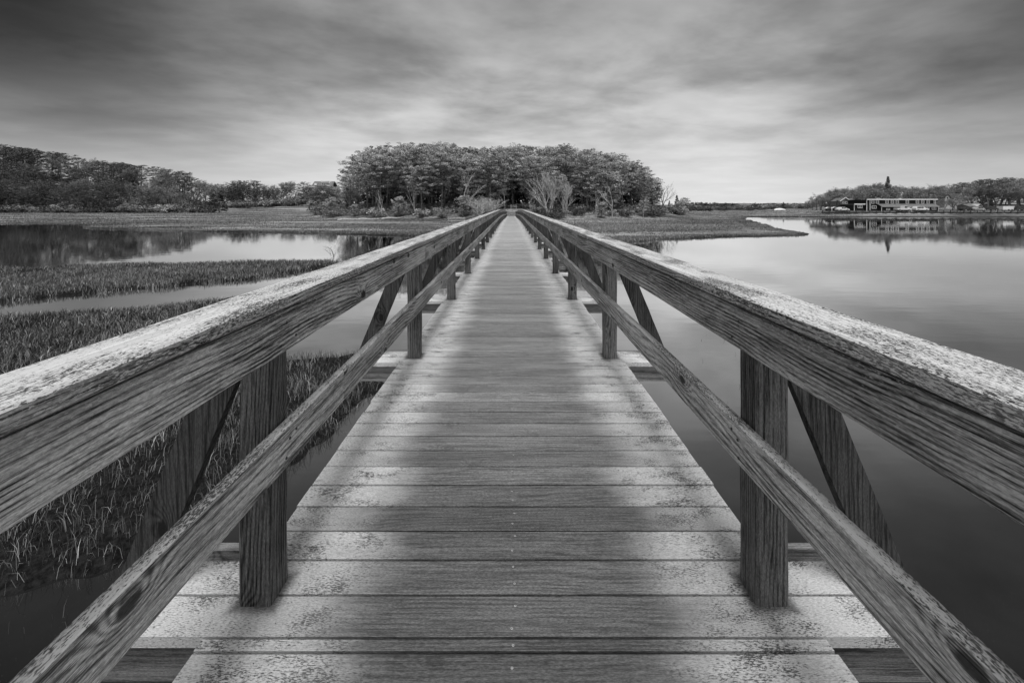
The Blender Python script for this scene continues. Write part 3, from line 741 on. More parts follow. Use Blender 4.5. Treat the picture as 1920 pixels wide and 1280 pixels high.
# farther left wood, towards the island
pl = []
while len(pl) < 74:
    px = rt.uniform(395, 680); y = rt.uniform(246, 300); x = (px-CX)*y/F
    if 578 < px < 622 and y < 286: y = rt.uniform(246, 256); 
    if any((x-a)**2+(y-b)**2 < 5.0**2 for a, b, _ in pl): continue
    pl.append((x, y, px))
for (x, y, px) in sorted(pl, key=lambda p: p[1]):
    g0 = hz_at(x, y); topz = CZ+(HY-np.interp(px, [395, 470, 560, 640, 680], [337, 335, 331, 323, 322]))*y/F
    Hh = max(3.5, min(rt.uniform(8, 15), (topz-g0)*rt.uniform(.94, 1.05)))
    if 545 < px < 655 and y < 280: Hh = min(Hh, max(2.0, CZ+(HY-362)*y/F-g0))
    if rt.random() < .5: tree(rt.choice(BUD+BARE[:1]), x, y, Hh, 11, 'bare tree in the far wood between the left hill and the island', 'bare tree', 'bare trees in the far left wood', 'bare_tree', 1.15)
    else: tree(rt.choice(DPINE), x, y, Hh, 14, 'dark pine in the far wood between the left hill and the island', 'pine tree', 'pines in the far left wood', wide=1.4)
for i in range(16):
    px = 415+i*14+rt.uniform(-4, 4); y = rt.uniform(228, 240)
    tree(rt.choice(SHRUB[:2]), (px-CX)*y/F, y, rt.uniform(2.4, 4.4), 1.9, 'pale bush at the foot of the far left wood', 'bush', 'bushes at the foot of the far left wood', 'bush', 1.6, parts=('stems', 'crown'))
# right shore trees behind the buildings
RPX = [1515, 1535, 1560, 1600, 1640, 1700, 1722, 1745, 1800, 1850, 1920, 2100, 2500]
RPY = [380, 360, 351, 346, 343, 343, 352, 344, 340, 336, 331, 328, 324]
n = 0
for row, (yy, sc) in enumerate(((168, .80), (182, .95), (196, 1.0))):
    px = 1524+row*7
    while px < 2120:
        y = yy+rt.uniform(-4, 4); x = (px-CX)*y/F; g0 = hz_at(x, y)
        tz = CZ+(HY-np.interp(px, RPX, RPY))*y/F
        Hh = max(2.5, (tz-g0)*sc*rt.uniform(.85, 1.04))
        hide = (1762 < px < 1818 and row < 2)
        if hide: Hh = min(Hh, 3.0)
        if px > 1760 and rt.random() < .45:
            tree(rt.choice(DPINE), x, y, Hh, 14, 'dark evergreen on the right shore behind the parked vehicles', 'tree', 'dark trees on the right shore', 'pine_tree', 1.6)
        else:
            tree(rt.choice(BUD), x, y, Hh, 11, 'round grey budding tree behind the buildings on the right shore', 'tree', 'round budding trees on the right shore', 'budding_tree', 1.35)
        px += rt.uniform(13, 21)
T(cone_proto(5, H=14, rad=1.9, mat='bud', pw=.62, nc=300), 1665, 172, 331, 14, 'tall narrow poplar rising above the long dark building', 'poplar', 'poplar_tree', 1.0)
T(BARE[2], 1885, 190, 335, 11, 'tall bare tree rising above the trees at the right edge', 'bare tree', 'bare_tree', 1.0)
T(CONE[2], 1570, 152, 375, 8, 'dark bush tree between the small shed and the gabled house', 'tree', 'dark_bush', .9)
T(CONE[2], 1557, 150, 380, 8, 'smaller dark bush beside the small shed', 'bush', 'dark_bush', 1.0)
T(BUD[1], 1815, 162, 366, 11, 'small round tree between the white house and the garden shed', 'tree', 'budding_tree', 1.5)
T(BUD[2], 1786, 158, 370, 11, 'pale blossoming bush in front of the white house', 'bush', 'budding_tree', 1.6)
# distant shore in the middle right
T(CONE[0], 1469, 230, 379, 8, 'dark conical cedar on the distant shore', 'cedar', 'cedar_tree', 1.2)
T(BUD[0], 1514, 230, 374, 11, 'small round tree above the low distant house', 'tree', 'budding_tree', 1.2)
for i in range(46):
    px = 1278+i*5.4+rt.uniform(-2, 2); y = rt.uniform(240, 330)
    tree(rt.choice(SHRUB), (px-CX)*y/F, y, rt.uniform(1.6, 3.4), 1.9, 'dark round bush on the distant shore right of the island', 'bush', 'bushes on the distant shore', 'bush', 1.9, parts=('stems', 'crown'))
# far low wooded ridge
cs, rd = [], []
for i in range(900):
    px = rng.uniform(1272, 1620); y = rng.uniform(430, 520); zt = CZ+(HY-np.interp(px, [1272, 1300, 1350, 1400, 1470, 1620], [385, 381, 382, 383, 386, 384]))*y/F
    zt = max(zt, CZ+1.2); cs.append(((px-CX)*y/F, y, rng.uniform(1.5, max(zt, 2.0)))); rd.append(rng.uniform(1.5, 2.6))
V, sh = leaf_cloud(cs, rd, 30, 1.0, .6, rng, .5, .4)
tag(link(bpy.data.objects.new('distant_wood', cloud_mesh('distant_wood', V, sh, M['pine_dark']))), 'low distant wood along the horizon right of the island', 'wood', kind='stuff')
# understorey
an = rng.uniform(0, 6.28, 4600); q = rng.uniform(0, 1, 4600)**.4
ux = -3+np.cos(an)*54*q; uy = 129+np.sin(an)*37*q; ok = ~((np.abs(ux) < 3) & (uy < 110)); ux, uy = ux[ok], uy[ok]
cs = np.stack([ux, uy, height(ux, uy)[0]+rng.uniform(.1, 1.0, len(ux))], 1); rd = rng.uniform(.4, 1.0, len(ux))
V, sh = leaf_cloud(cs, rd, 20, .26, .6, rng, .5, .4)
tag(link(bpy.data.objects.new('undergrowth', cloud_mesh('undergrowth', V, sh, M['bud']))), 'tangled low undergrowth covering the island floor beneath the pines', 'undergrowth', kind='stuff')
an = rng.uniform(0, 3.14, 1500); q = rng.uniform(.55, 1, 1500)
ux = -3+np.cos(an)*50*q; uy = 134+np.sin(an)*30*q
cs = np.stack([ux, uy, height(ux, uy)[0]+rng.uniform(.3, 6.5, len(ux))], 1); rd = rng.uniform(.8, 1.5, len(ux))
V, sh = leaf_cloud(cs, rd, 26, .5, .8, rng, .5, .3)
tag(link(bpy.data.objects.new('back_thicket', cloud_mesh('back_thicket', V, sh, M['pine_dark']))), 'dark thicket closing the wood at the back of the island', 'thicket', kind='stuff')
px_ = rng.uniform(-250, 640, 2600); uy = np.where(px_ < 400, rng.uniform(184, 262, 2600), rng.uniform(226, 300, 2600)); ux = (px_-CX)*uy/F
cs = np.stack([ux, uy, height(ux, uy)[0]+rng.uniform(.2, 2.0, len(ux))], 1); rd = rng.uniform(.9, 1.8, len(ux))
V, sh = leaf_cloud(cs, rd, 22, .6, .6, rng, .5, .4)
tag(link(bpy.data.objects.new('hill_undergrowth', cloud_mesh('hill_undergrowth', V, sh, M['pine_dark']))), 'dark undergrowth covering the slope beneath the left shore wood', 'undergrowth', kind='stuff')

# ------------------------------------------------------------------ buildings
M['dark_wall'] = plain('dark_shingle_wall', .011, .8, .3, 1.5)
M['grey_wall'] = plain('grey_shingle_wall', .17, .8, .3, 1.5)
M['pale_wall'] = plain('pale_wall', .5, .8, .15, 1.0)
M['white'] = plain('white_paint', .78, .5, .08, 2.0)
M['roof_dark'] = plain('dark_roof', .05, .8, .3, 1.0); M['roof_grey'] = plain('grey_roof', .14, .8, .3, 1.0)
M['glass'] = plain('window_glass', .02, .08, spec=.6)
M['tyre'] = plain('tyre_rubber', .02, .8); M['rim'] = plain('wheel_rim', .4, .4)
M['car_white'] = plain('white_car_paint', .7, .25); M['car_dark'] = plain('dark_car_paint', .03, .25); M['car_grey'] = plain('grey_car_paint', .35, .3)
M['bulkhead'] = wood('bulkhead_timber', 'z', .02, .10, 8, 'plain', .85)
def U(u, d=150.0): return ((1500+u/4.571)-CX)*d/F
def W(v, d=150.0): return CZ-((320+v/4.571)-HY)*d/F
def win(parent, x0, x1, z0, z1, y, rows=1, cols=1, fr=.13, framem='white'):
    w = MB(); w.box(x0, x1, y-.05, y-.012, z0, z1); o = w.build('window', M['glass'], parent)
    f = MB()
    f.box(x0-fr, x1+fr, y-.10, y-.004, z1, z1+fr); f.box(x0-fr, x1+fr, y-.12, y-.004, z0-fr, z0)
    f.box(x0-fr, x0, y-.10, y-.004, z0, z1); f.box(x1, x1+fr, y-.10, y-.004, z0, z1)
    for c in range(1, cols): xx = x0+(x1-x0)*c/cols; f.box(xx-.05, xx+.05, y-.09, y-.052, z0, z1)
    for r_ in range(1, rows): zz = z0+(z1-z0)*r_/rows; f.box(x0, x1, y-.088, y-.053, zz-.04, zz+.04)
    f.build('frame', M[framem], o); return o
def bx(name, mat, parent, *a):
    b_ = MB(); b_.box(*a); return b_.build(name, M[mat], parent)
def gable(mb, x0, x1, y0, y1, z0, z1, th=.15, ov=.3, axis='x'):
    """pitched roof slabs, ridge along axis"""
    if axis == 'x':
        ym = (y0+y1)/2
        pr = [(y0-ov, z0-ov*(z1-z0)/(ym-y0)), (ym, z1), (y1+ov, z0-ov*(z1-z0)/(ym-y0))]
        for (a, b_) in ((pr[0], pr[1]), (pr[1], pr[2])):
            mb.add([(x0-ov, a[0], a[1]), (x1+ov, a[0], a[1]), (x1+ov, b_[0], b_[1]), (x0-ov, b_[0], b_[1]),
                    (x0-ov, a[0], a[1]+th), (x1+ov, a[0], a[1]+th), (x1+ov, b_[0], b_[1]+th), (x0-ov, b_[0], b_[1]+th)],
                   [(0,3,2,1),(4,5,6,7),(0,1,5,4),(1,2,6,5),(2,3,7,6),(3,0,4,7)])
    else:
        xm = (x0+x1)/2
        pr = [(x0-ov, z0-ov*(z1-z0)/(xm-x0)), (xm, z1), (x1+ov, z0-ov*(z1-z0)/(xm-x0))]
        for (a, b_) in ((pr[0], pr[1]), (pr[1], pr[2])):
            mb.add([(a[0], y0-ov, a[1]), (b_[0], y0-ov, b_[1]), (b_[0], y1+ov, b_[1]), (a[0], y1+ov, a[1]),
                    (a[0], y0-ov, a[1]+th), (b_[0], y0-ov, b_[1]+th), (b_[0], y1+ov, b_[1]+th), (a[0], y1+ov, a[1]+th)],
                   [(0,3,2,1),(4,5,6,7),(0,1,5,4),(1,2,6,5),(2,3,7,6),(3,0,4,7)])
def gwall(x0, x1, y0, y1, z0, ze, zr, axis='x'):
    mb = MB()
    if axis == 'x':
        ym = (y0+y1)/2
        mb.add([(x0,y0,z0),(x1,y0,z0),(x1,y1,z0),(x0,y1,z0),(x0,y0,ze),(x1,y0,ze),(x1,y1,ze),(x0,y1,ze),(x0,ym,zr),(x1,ym,zr)],
               [(0,1,5,4),(1,2,6,9,5),(2,3,7,6),(3,0,4,8,7),(4,5,9,8),(6,7,8,9),(0,3,2,1)])
    else:
        xm = (x0+x1)/2
        mb.add([(x0,y0,z0),(x1,y0,z0),(x1,y1,z0),(x0,y1,z0),(x0,y0,ze),(x1,y0,ze),(x1,y1,ze),(x0,y1,ze),(xm,y0,zr),(xm,y1,zr)],
               [(0,1,5,8,4),(1,2,6,5),(2,3,7,9,6),(3,0,4,7),(4,8,9,7),(5,6,9,8),(0,3,2,1)])
    return mb
GZ = 1.15                                                        # village ground
# long dark building
D0 = 150.0
bl = empty('long_building', (U(865), D0, GZ)); tag(bl, 'long dark two storey flat roofed building with white framed windows on the right shore', 'building')
def B(u): return U(u)-U(865)
def Bz(v): return W(v)-GZ
bx('wall', 'dark_wall', bl, B(568), B(1160), 0, 9, -.3, Bz(252))
ro = MB(); ro.box(B(560), B(1168), -.5, 9.4, Bz(251.5), Bz(248)); ro.build('roof', M['roof_dark'], bl)
bx('fascia', 'white', bl, B(560), B(1168), -.62, -.505, Bz(251), Bz(243))
for u in (571, 599, 1148, 1160): bx('corner_board', 'white', bl, B(u)-.10, B(u)+.10, -.08, -.003, 0, Bz(252.5))
for u in (622, 662, 745, 790, 832, 918, 1005, 1050, 1097): win(bl, B(u-10), B(u+10), Bz(279), Bz(257), 0, 2, 1)
win(bl, B(617), B(650), Bz(322), Bz(303), 0, 1, 2)
bx('porch_wall', 'dark_wall', bl, B(664), B(1146), -1.6, -.002, -.3, Bz(309))
pr = MB(); x0, x1 = B(658), B(1150)
pr.add([(x0, -1.95, Bz(308)), (x1, -1.95, Bz(308)), (x1, -.004, Bz(286)), (x0, -.004, Bz(286)), (x0, -1.95, Bz(305)), (x1, -1.95, Bz(305)), (x1, -.004, Bz(283)), (x0, -.004, Bz(283))],
       [(0,3,2,1),(4,5,6,7),(0,1,5,4),(1,2,6,5),(2,3,7,6),(3,0,4,7)]); pr.build('porch_roof', M['roof_grey'], bl)
bx('porch_fascia', 'pale_wall', bl, B(658), B(1150), -2.02, -1.955, Bz(309.5), Bz(306))
for u in (664, 1146): bx('corner_board', 'white', bl, B(u)-.09, B(u)+.09, -1.69, -1.603, 0, Bz(309.6))
for (a, c, v0, v1) in ((706, 731, 325, 336), (768, 793, 325, 336), (953, 985, 326, 338), (1036, 1066, 317, 331), (1092, 1124, 317, 331)): win(bl, B(a), B(c), Bz(v1), Bz(v0), -1.6, 1, 2, .10)
dr = bx('door', 'white', bl, B(898), B(922), -1.68, -1.604, 0, Bz(308.5)); bx('door_window', 'glass', dr, B(903), B(917), -1.71, -1.683, Bz(328), Bz(314))
bx('chimney', 'roof_dark', bl, B(913)-.4, B(913)+.4, 5, 6, Bz(248)+.02, Bz(232))
# low annex
an_ = empty('annex_building', (U(518), D0+.5, GZ)); tag(an_, 'low dark annex with thick white fascia joined to the left end of the long building', 'building')
def A(u): return U(u)-U(518)
bx('wall', 'dark_wall', an_, A(474), A(562), 0, 7, -.3, Bz(292)); bx('roof', 'roof_grey', an_, A(468), A(563), -.35, 7.3, Bz(291.5), Bz(286))
bx('fascia', 'white', an_, A(467), A(563), -.45, -.355, Bz(291.5), Bz(283))
bx('corner_board', 'white', an_, A(474)-.1, A(474)+.1, -.08, -.003, 0, Bz(292.5))
win(an_, A(505), A(540), Bz(318), Bz(297), 0, 1, 3, .12)
# gabled house
gh = empty('gabled_house', (U(420, 158), 158, GZ+.3)); tag(gh, 'grey shingled gabled house with two dormers behind the low annex', 'house')
def G_(u): return U(u, 158)-U(420, 158)
def Gz(v): return W(v, 158)-GZ-.3
gwall(G_(343), G_(425), 0, 4, -.5, Gz(262), Gz(238), 'y').build('wall', M['grey_wall'], gh)
r_ = MB(); gable(r_, G_(343), G_(425), 0, 4, Gz(262)+.02, Gz(238)+.02, .15, .3, 'y'); r_.build('roof', M['roof_grey'], gh)
for s_, (ua, va, ub, vb) in enumerate(((338, 265, 384, 233), (384, 233, 430, 265))):
    q = MB(); q.add([(G_(ua), -.42, Gz(va)), (G_(ub), -.42, Gz(vb)), (G_(ub), -.32, Gz(vb)), (G_(ua), -.32, Gz(va)),
                     (G_(ua), -.42, Gz(va)+.28), (G_(ub), -.42, Gz(vb)+.28), (G_(ub), -.32, Gz(vb)+.28), (G_(ua), -.32, Gz(va)+.28)],
                    [(0,3,2,1),(4,5,6,7),(0,1,5,4),(1,2,6,5),(2,3,7,6),(3,0,4,7)]); q.build('rake_board', M['white'], gh)
win(gh, G_(366), G_(374), Gz(280), Gz(268), 0, 1, 1, .12); win(gh, G_(390), G_(400), Gz(282), Gz(268), 0, 1, 1, .12)
gwall(G_(428), G_(565), 3, 11, -.5, Gz(276), Gz(242), 'x').build('wing_wall', M['grey_wall'], gh)
r_ = MB(); gable(r_, G_(432), G_(565), 3, 11, Gz(276)+.02, Gz(242)+.02, .14, .3, 'x'); r_.build('wing_roof', M['roof_grey'], gh)
for u in (478, 540):
    dm = gwall(G_(u-9), G_(u+9), 2.4, 6, Gz(282), Gz(264), Gz(252), 'y').build('dormer', M['pale_wall'], gh)
    q = MB(); gable(q, G_(u-9), G_(u+9), 2.4, 6, Gz(264)+.02, Gz(252)+.02, .1, .15, 'y'); q.build('dormer_roof', M['white'], dm)
    q = MB(); q.box(G_(u-4), G_(u+4), 2.34, 2.39, Gz(277), Gz(266)); q.build('window', M['glass'], dm)
# small shed
sh_ = empty('boat_shed', (U(294, 149), 149, GZ)); tag(sh_, 'tiny dark open fronted shed with white trim near the left end of the timber wall', 'shed')
def S_(u): return U(u, 149)-U(294, 149)
def Sz(v): return W(v, 149)-GZ
gwall(S_(272), S_(317), 0, 3, -.2, Sz(324), Sz(314), 'y').build('wall', M['dark_wall'], sh_)
q = MB(); gable(q, S_(272), S_(317), 0, 3, Sz(324)+.02, Sz(314)+.02, .12, .2, 'y'); q.build('roof', M['white'], sh_)
for u in (272, 316): bx('corner_board', 'white', sh_, S_(u)-.1, S_(u)+.1, -.08, -.003, -.1, Sz(324))
bx('door', 'glass', sh_, S_(282), S_(307), -.05, -.004, -.1, Sz(326))
# white house among the trees
D1 = 176.0
wh = empty('white_house', (U(1330, D1), D1, hz_at(U(1330, D1), D1))); tag(wh, 'large pale house with dark roof half hidden by trees above the parked vehicles', 'house')
z0 = wh.location.z
def H_(u): return U(u, D1)-U(1330, D1)
def Hz(v): return W(v, D1)-z0
gwall(H_(1262), H_(1420), 0, 6, -.5, Hz(234), Hz(198), 'x').build('wall', M['pale_wall'], wh)
q = MB(); gable(q, H_(1262), H_(1420), 0, 6, Hz(234)+.02, Hz(198)+.02, .2, .4, 'x'); q.build('roof', M['roof_dark'], wh)
gwall(H_(1215), H_(1258), -1.2, 3, -.5, Hz(228), Hz(205), 'y').build('gable_wing', M['pale_wall'], wh)
q = MB(); gable(q, H_(1215), H_(1258), -1.2, 3, Hz(228)+.02, Hz(205)+.02, .2, .3, 'y'); q.build('wing_roof', M['roof_dark'], wh)
for u in (1280, 1305, 1330, 1355, 1380, 1405): win(wh, H_(u-6), H_(u+6), Hz(252), Hz(240), 0, 1, 1, .12)
win(wh, H_(1229), H_(1244), Hz(242), Hz(228), -1.2, 1, 1, .12)
bx('chimney', 'roof_dark', wh, H_(1340)-.5, H_(1340)+.5, 4.5, 5.5, Hz(206), Hz(186))
# garden shed
D2 = 155.0
gs = empty('garden_shed', (U(1492, D2), D2, GZ)); tag(gs, 'small grey gabled shed with two windows beside the utility pole', 'shed')
def K_(u): return U(u, D2)-U(1492, D2)
def Kz(v): return W(v, D2)-GZ
gwall(K_(1443), K_(1508), 0, 4, -.3, Kz(306), Kz(290), 'x').build('wall', M['grey_wall'], gs)
q = MB(); gable(q, K_(1443), K_(1508), 0, 4, Kz(306)+.02, Kz(290)+.02, .12, .25, 'x'); q.build('roof', M['roof_grey'], gs)
gwall(K_(1508.5), K_(1543), -.6, 3.6, -.3, Kz(304), Kz(288), 'y').build('gable_wall', M['grey_wall'], gs)
q = MB(); gable(q, K_(1508.5), K_(1543), -.6, 3.6, Kz(304)+.02, Kz(288)+.02, .12, .2, 'y'); q.build('gable_roof', M['pale_wall'], gs)
for u in (1460, 1482): win(gs, K_(u-5), K_(u+5), Kz(324), Kz(310), 0, 1, 1, .12)
# utility pole
up = empty('utility_pole', (U(1617, 151), 151, GZ)); tag(up, 'tall leaning wooden utility pole standing among the vehicles on the right shore', 'pole')
q = MB(); ztp = W(232, 151)-GZ; q.tube([(0, 0, -.3), (-.45, 0, ztp)], [.17, .12], 8); q.build('pole', M['grey_wall'], up)
bx('crossarm', 'grey_wall', up, -1.0, .25, -.16, -.125, ztp-.6, ztp-.45)
# distant houses
def far_house(px0, px1, ytop, yeave, ybase, d, label, wall='pale_wall', roof='roof_grey', nw=3):
    xc = ((px0+px1)/2-CX)*d/F; g0 = CZ-(ybase-HY)*d/F; o = empty('distant_house', (xc, d, g0)); tag(o, label, 'house')
    hw = (px1-px0)/2*d/F; ze = CZ-(yeave-HY)*d/F-g0; zr = CZ-(ytop-HY)*d/F-g0
    gwall(-hw, hw, 0, 9, -3, ze, zr, 'x').build('wall', M[wall], o)
    q = MB(); gable(q, -hw, hw, 0, 9, ze+.03, zr+.03, .3, .5, 'x'); q.build('roof', M[roof], o)
    for i in range(nw):
        x = -hw+(2*hw)*(i+.5)/nw
        q = MB(); q.box(x-.6, x+.6, -.06, -.006, ze-2.2, ze-.8); q.build('window', M['glass'], o)
    return o
far_house(1306, 1318, 386, 388.5, 394, 300, 'pale distant house nearest the island, with bushes on its right')
far_house(1389, 1409, 382, 385.5, 391, 300, 'largest distant house on the horizon, with a row of windows', nw=4)
far_house(1494, 1515, 384.5, 387, 392, 280, 'long low distant house left of the right shore trees', nw=5)
far_house(1345, 1351, 388.3, 390, 393, 300, 'tiny pale distant hut between the two larger distant houses', nw=1)
far_house(1433, 1438, 389.5, 390.5, 393, 280, 'tiny distant hut right of the largest distant house', nw=1)
# house on the left, between hill and island
hl = empty('hillside_house', at(603, 360, 268)); tag(hl, 'white house with grey hip roof and balcony among trees left of the island', 'house')
k = 268/F
def lx(p): return (p-603)*k
def lz(p): return (360-p)*k
bx('wall', 'white', hl, lx(586), lx(620), 0, 9, -9, lz(349.5))
q = MB(); gable(q, lx(585), lx(621), 0, 9, lz(349.4), lz(340), .2, .5, 'x'); q.build('roof', M['roof_grey'], hl)
bx('upper_storey', 'white', hl, lx(604), lx(619), -.6, 5, lz(349), lz(341.5)); bx('upper_roof', 'white', hl, lx(602.5), lx(617), -1.1, 5.5, lz(341.4), lz(339.6))
bx('porch_roof', 'white', hl, lx(583), lx(595), -3, -.02, lz(351.6), lz(350)); bx('eave_board', 'grey_wall', hl, lx(595.3), lx(613), -.8, -.02, lz(349.4), lz(348.2))
bx('gable_dormer', 'white', hl, lx(590), lx(594), -.4, 3, lz(347.5), lz(343.5))
for p in (598, 601, 607, 611, 615.5): q = MB(); q.box(lx(p)-.35, lx(p)+.35, -.08, -.008, lz(355), lz(351.9)); q.build('window', M['glass'], hl)
for p in (606, 610, 614, 617.5): q = MB(); q.box(lx(p)-.35, lx(p)+.35, -.68, -.608, lz(346.8), lz(343.8)); q.build('window', M['glass'], hl)

# ------------------------------------------------------------------ timber wall along the right shore
bw = empty('timber_seawall', (gp(1400, 400)[0], 146, 0)); tag(bw, 'long dark timber seawall with regular posts along the right shore', 'seawall')
q = MB(); q.box(0, 125, 0, .12, .1, 1.30); q.build('planking', M['bulkhead'], bw)
q = MB(); q.box(0, 125, -.10, .22, 1.303, 1.42); q.build('cap', M['bulkhead'], bw)
q = MB(); q.box(0, 125, -.06, -.004, 1.72, 1.84); q.build('rail', M['bulkhead'], bw)
pw_ = MB(); pw_.box(-.11, .11, -.26, -.104, -.2, 1.95); pme = pw_.mesh('post', M['bulkhead'])
i = 0
while i*2.3 < 125 and i < 55:
    o = bpy.data.objects.new('post', pme); o.location = (.2+i*2.3, 0, 0); link(o, bw); i += 1

# ------------------------------------------------------------------ vehicles
def vehicle(px, d, L, style, paint, label, z=None, cat='car', name='parked_car', rz=0):
    x = (px-CX)*d/F; o = empty(name, (x, d, hz_at(x, d) if z is None else z), rz); tag(o, label, cat)
    h = L/2
    if style == 'pickup': pr = [(-h, .45), (-h, 1.0), (-h+.1, 1.05), (-.2, 1.05), (-.1, 1.75), (.15, 1.82), (1.0, 1.80), (1.5, 1.15), (h-.15, 1.02), (h, .85), (h, .45)]
    elif style == 'suv': pr = [(-h, .45), (-h, 1.05), (-h+.35, 1.65), (-h+.8, 1.75), (.5, 1.72), (1.1, 1.12), (h-.3, 1.0), (h, .8), (h, .45)]
    else: pr = [(-h, .4), (-h, .85), (-h+.5, .95), (-h+1.1, 1.38), (-h+1.6, 1.45), (.4, 1.43), (1.2, .95), (h-.3, .85), (h, .7), (h, .4)]
    n = len(pr); mb = MB(); w = .88
    vs = [(a, -w*(1 if b < 1.1 else .86), b) for a, b in pr]+[(a, w*(1 if b < 1.1 else .86), b) for a, b in pr]
    mb.add(vs, [tuple(range(n)), tuple(range(2*n-1, n-1, -1))]+[(i, i+n, (i+1) % n+n, (i+1) % n) for i in range(n)])
    mb.build('body', M[paint], o)
    g_ = MB()
    if style == 'pickup': rng_ = [(-.02, .42, 1.12, 1.68), (.48, 1.0, 1.12, 1.66)]
    elif style == 'suv': rng_ = [(-h+.5, -.6, 1.12, 1.58), (-.5, .35, 1.12, 1.58)]
    else: rng_ = [(-h+1.2, -.25, .98, 1.33), (-.15, .6, .98, 1.30)]
    for (a, c, z0_, z1_) in rng_:
        for s in (-1, 1): g_.box(a, c, s*.90-.012, s*.90+.012, z0_, z1_)
    g_.build('window', M['glass'], o)
    for a in (-h+.85, h-.85):
        for s in (-1, 1):
            t_ = MB(); t_.tube([(a, s*.78, .34), (a, s*.93, .34)], [.34, .34], 16); wo = t_.build('wheel', M['tyre'], o)
            t_ = MB(); t_.tube([(a, s*.935, .34), (a, s*.945, .34)], [.19, .19], 10); t_.build('rim', M['rim'], wo)
    for s in (-1, 1):
        t_ = MB(); t_.box(h+.002, h+.02, s*.6-.15, s*.6+.15, .62, .76); t_.build('headlight', M['white'], o)
    return o
def vx(u): return 1500+u/4.571
vehicle(vx(877), 147.6, 4.9, 'pickup', 'car_white', 'white pickup truck parked before the door of the long building', cat='pickup', name='pickup_truck')
vehicle(vx(1030), 147.4, 4.6, 'suv', 'car_white', 'white estate car parked right of the pickup truck', name='parked_car')
vehicle(vx(361), 148, 2.9*1.35, 'car', 'car_white', 'white car parked beside the tiny open fronted shed')
vehicle(vx(1432), 150, 4.4, 'car', 'car_dark', 'dark car parked in front of the grey garden shed')
vehicle(vx(1532), 149, 4.4, 'car', 'car_grey', 'light grey car parked between the garden shed and the utility pole')
vehicle(vx(1622), 149, 4.7, 'suv', 'car_dark', 'dark estate car parked at the foot of the utility pole')
vehicle(vx(1890), 149, 4.7, 'suv', 'car_dark', 'dark car parked at the right end beyond the white trailer')
tr_ = empty('box_trailer', (U(1785, 150), 150, hz_at(U(1785, 150), 150))); tag(tr_, 'long low white box trailer parked right of the dark estate car', 'trailer')
bx('body', 'white', tr_, -3.0, 3.0, -1, 1, .45, 1.75); bx('chassis', 'roof_dark', tr_, -3.0, 3.6, -.9, .9, .32, .445)
for a in (-1, .1):
    for s in (-1, 1):
        t_ = MB(); t_.tube([(a, s*.9, .33), (a, s*1.06, .33)], [.33, .33], 14); t_.build('wheel', M['tyre'], tr_)
# upturned small boat on the distant shore
bo = empty('small_boat', (*gp(1462, 394.5, 1.4)[:2], 1.2)); tag(bo, 'small pale boat lying beside the dark cedar on the distant shore', 'boat')
q = MB()
for i in range(9):
    t = i/8; w_ = .9*math.sin(math.pi*(.12+.8*t))**.7
    for j in range(7):
        a_ = math.pi*j/6; q.v.append((-2.6+5.2*t, math.cos(a_)*w_, .1+math.sin(a_)*w_*1.2))
for i in range(8):
    for j in range(6): q.f.append((i*7+j, i*7+j+1, (i+1)*7+j+1, (i+1)*7+j)); q.mi.append(0)
q.build('hull', M['white'], bo)

# ------------------------------------------------------------------ small things on the marsh
def rail_fence(px0, px1, ytop, ybase, d, label, rails=2, n=2):
    x0 = (px0-CX)*d/F; x1 = (px1-CX)*d/F; g0 = hz_at((x0+x1)/2, d); H = max(.9, (ybase-ytop)*d/F)
    o = empty('rail_fence', ((x0+x1)/2, d, g0)); tag(o, label, 'fence'); hw = (x1-x0)/2
    for i in range(n):
        x = -hw+2*hw*i/(n-1); q = MB(); q.tube([(x, 0, -.3), (x+.03, 0, H)], [.09, .075], 7); q.build('post', M['pale_bark'], o)
    for r_ in range(rails):
        z = H*(.80-.42*r_); q = MB(); q.tube([(-hw-.2, -.1, z-.03), (0, -.1, z+.02), (hw+.2, -.1, z)], [.06, .07, .055], 6); q.build('rail', M['pale_bark'], o)
rail_fence(841, 870, 393, 404, 80, 'pale split rail fence with two rails on the flats left of the bridge')
rail_fence(1069, 1093, 397, 404, 82, 'pale single rail fence on the flats right of the bridge', 1)
rail_fence(958, 968, 380, 387, 99, 'pale two rail barrier on the path behind the bridge end')
# bare sapling standing in the pool
sx, sy = gp(626, 492)
tree(SNAG[1], sx, sy, 1.7, 9, 'small bare branch standing in the pool beyond the left railing', 'branch', None, 'branch', 2.6, rz=.5, z=-.05)
# driftwood on the left bank of the island
for i, (px, py, L_, lab) in enumerate(((655, 401, 5, 'leftmost bleached driftwood log on the left bank of the island'), (690, 400, 6, 'middle bleached driftwood log on the left bank of the island'), (735, 401, 4.5, 'right bleached driftwood log on the left bank of the island'))):
    d = 92.0; x = (px-CX)*d/F; q = MB(); g0 = hz_at(x, d)
    q.tube([(-L_/2, 0, .15), (-L_/5, .2, .35), (L_/4, -.1, .3), (L_/2, .2, .5)], [.2, .18, .14, .05], 7)
    o = q.build('driftwood', M['pale_bark'], None, (x, d, g0)); tag(o, lab, 'driftwood')
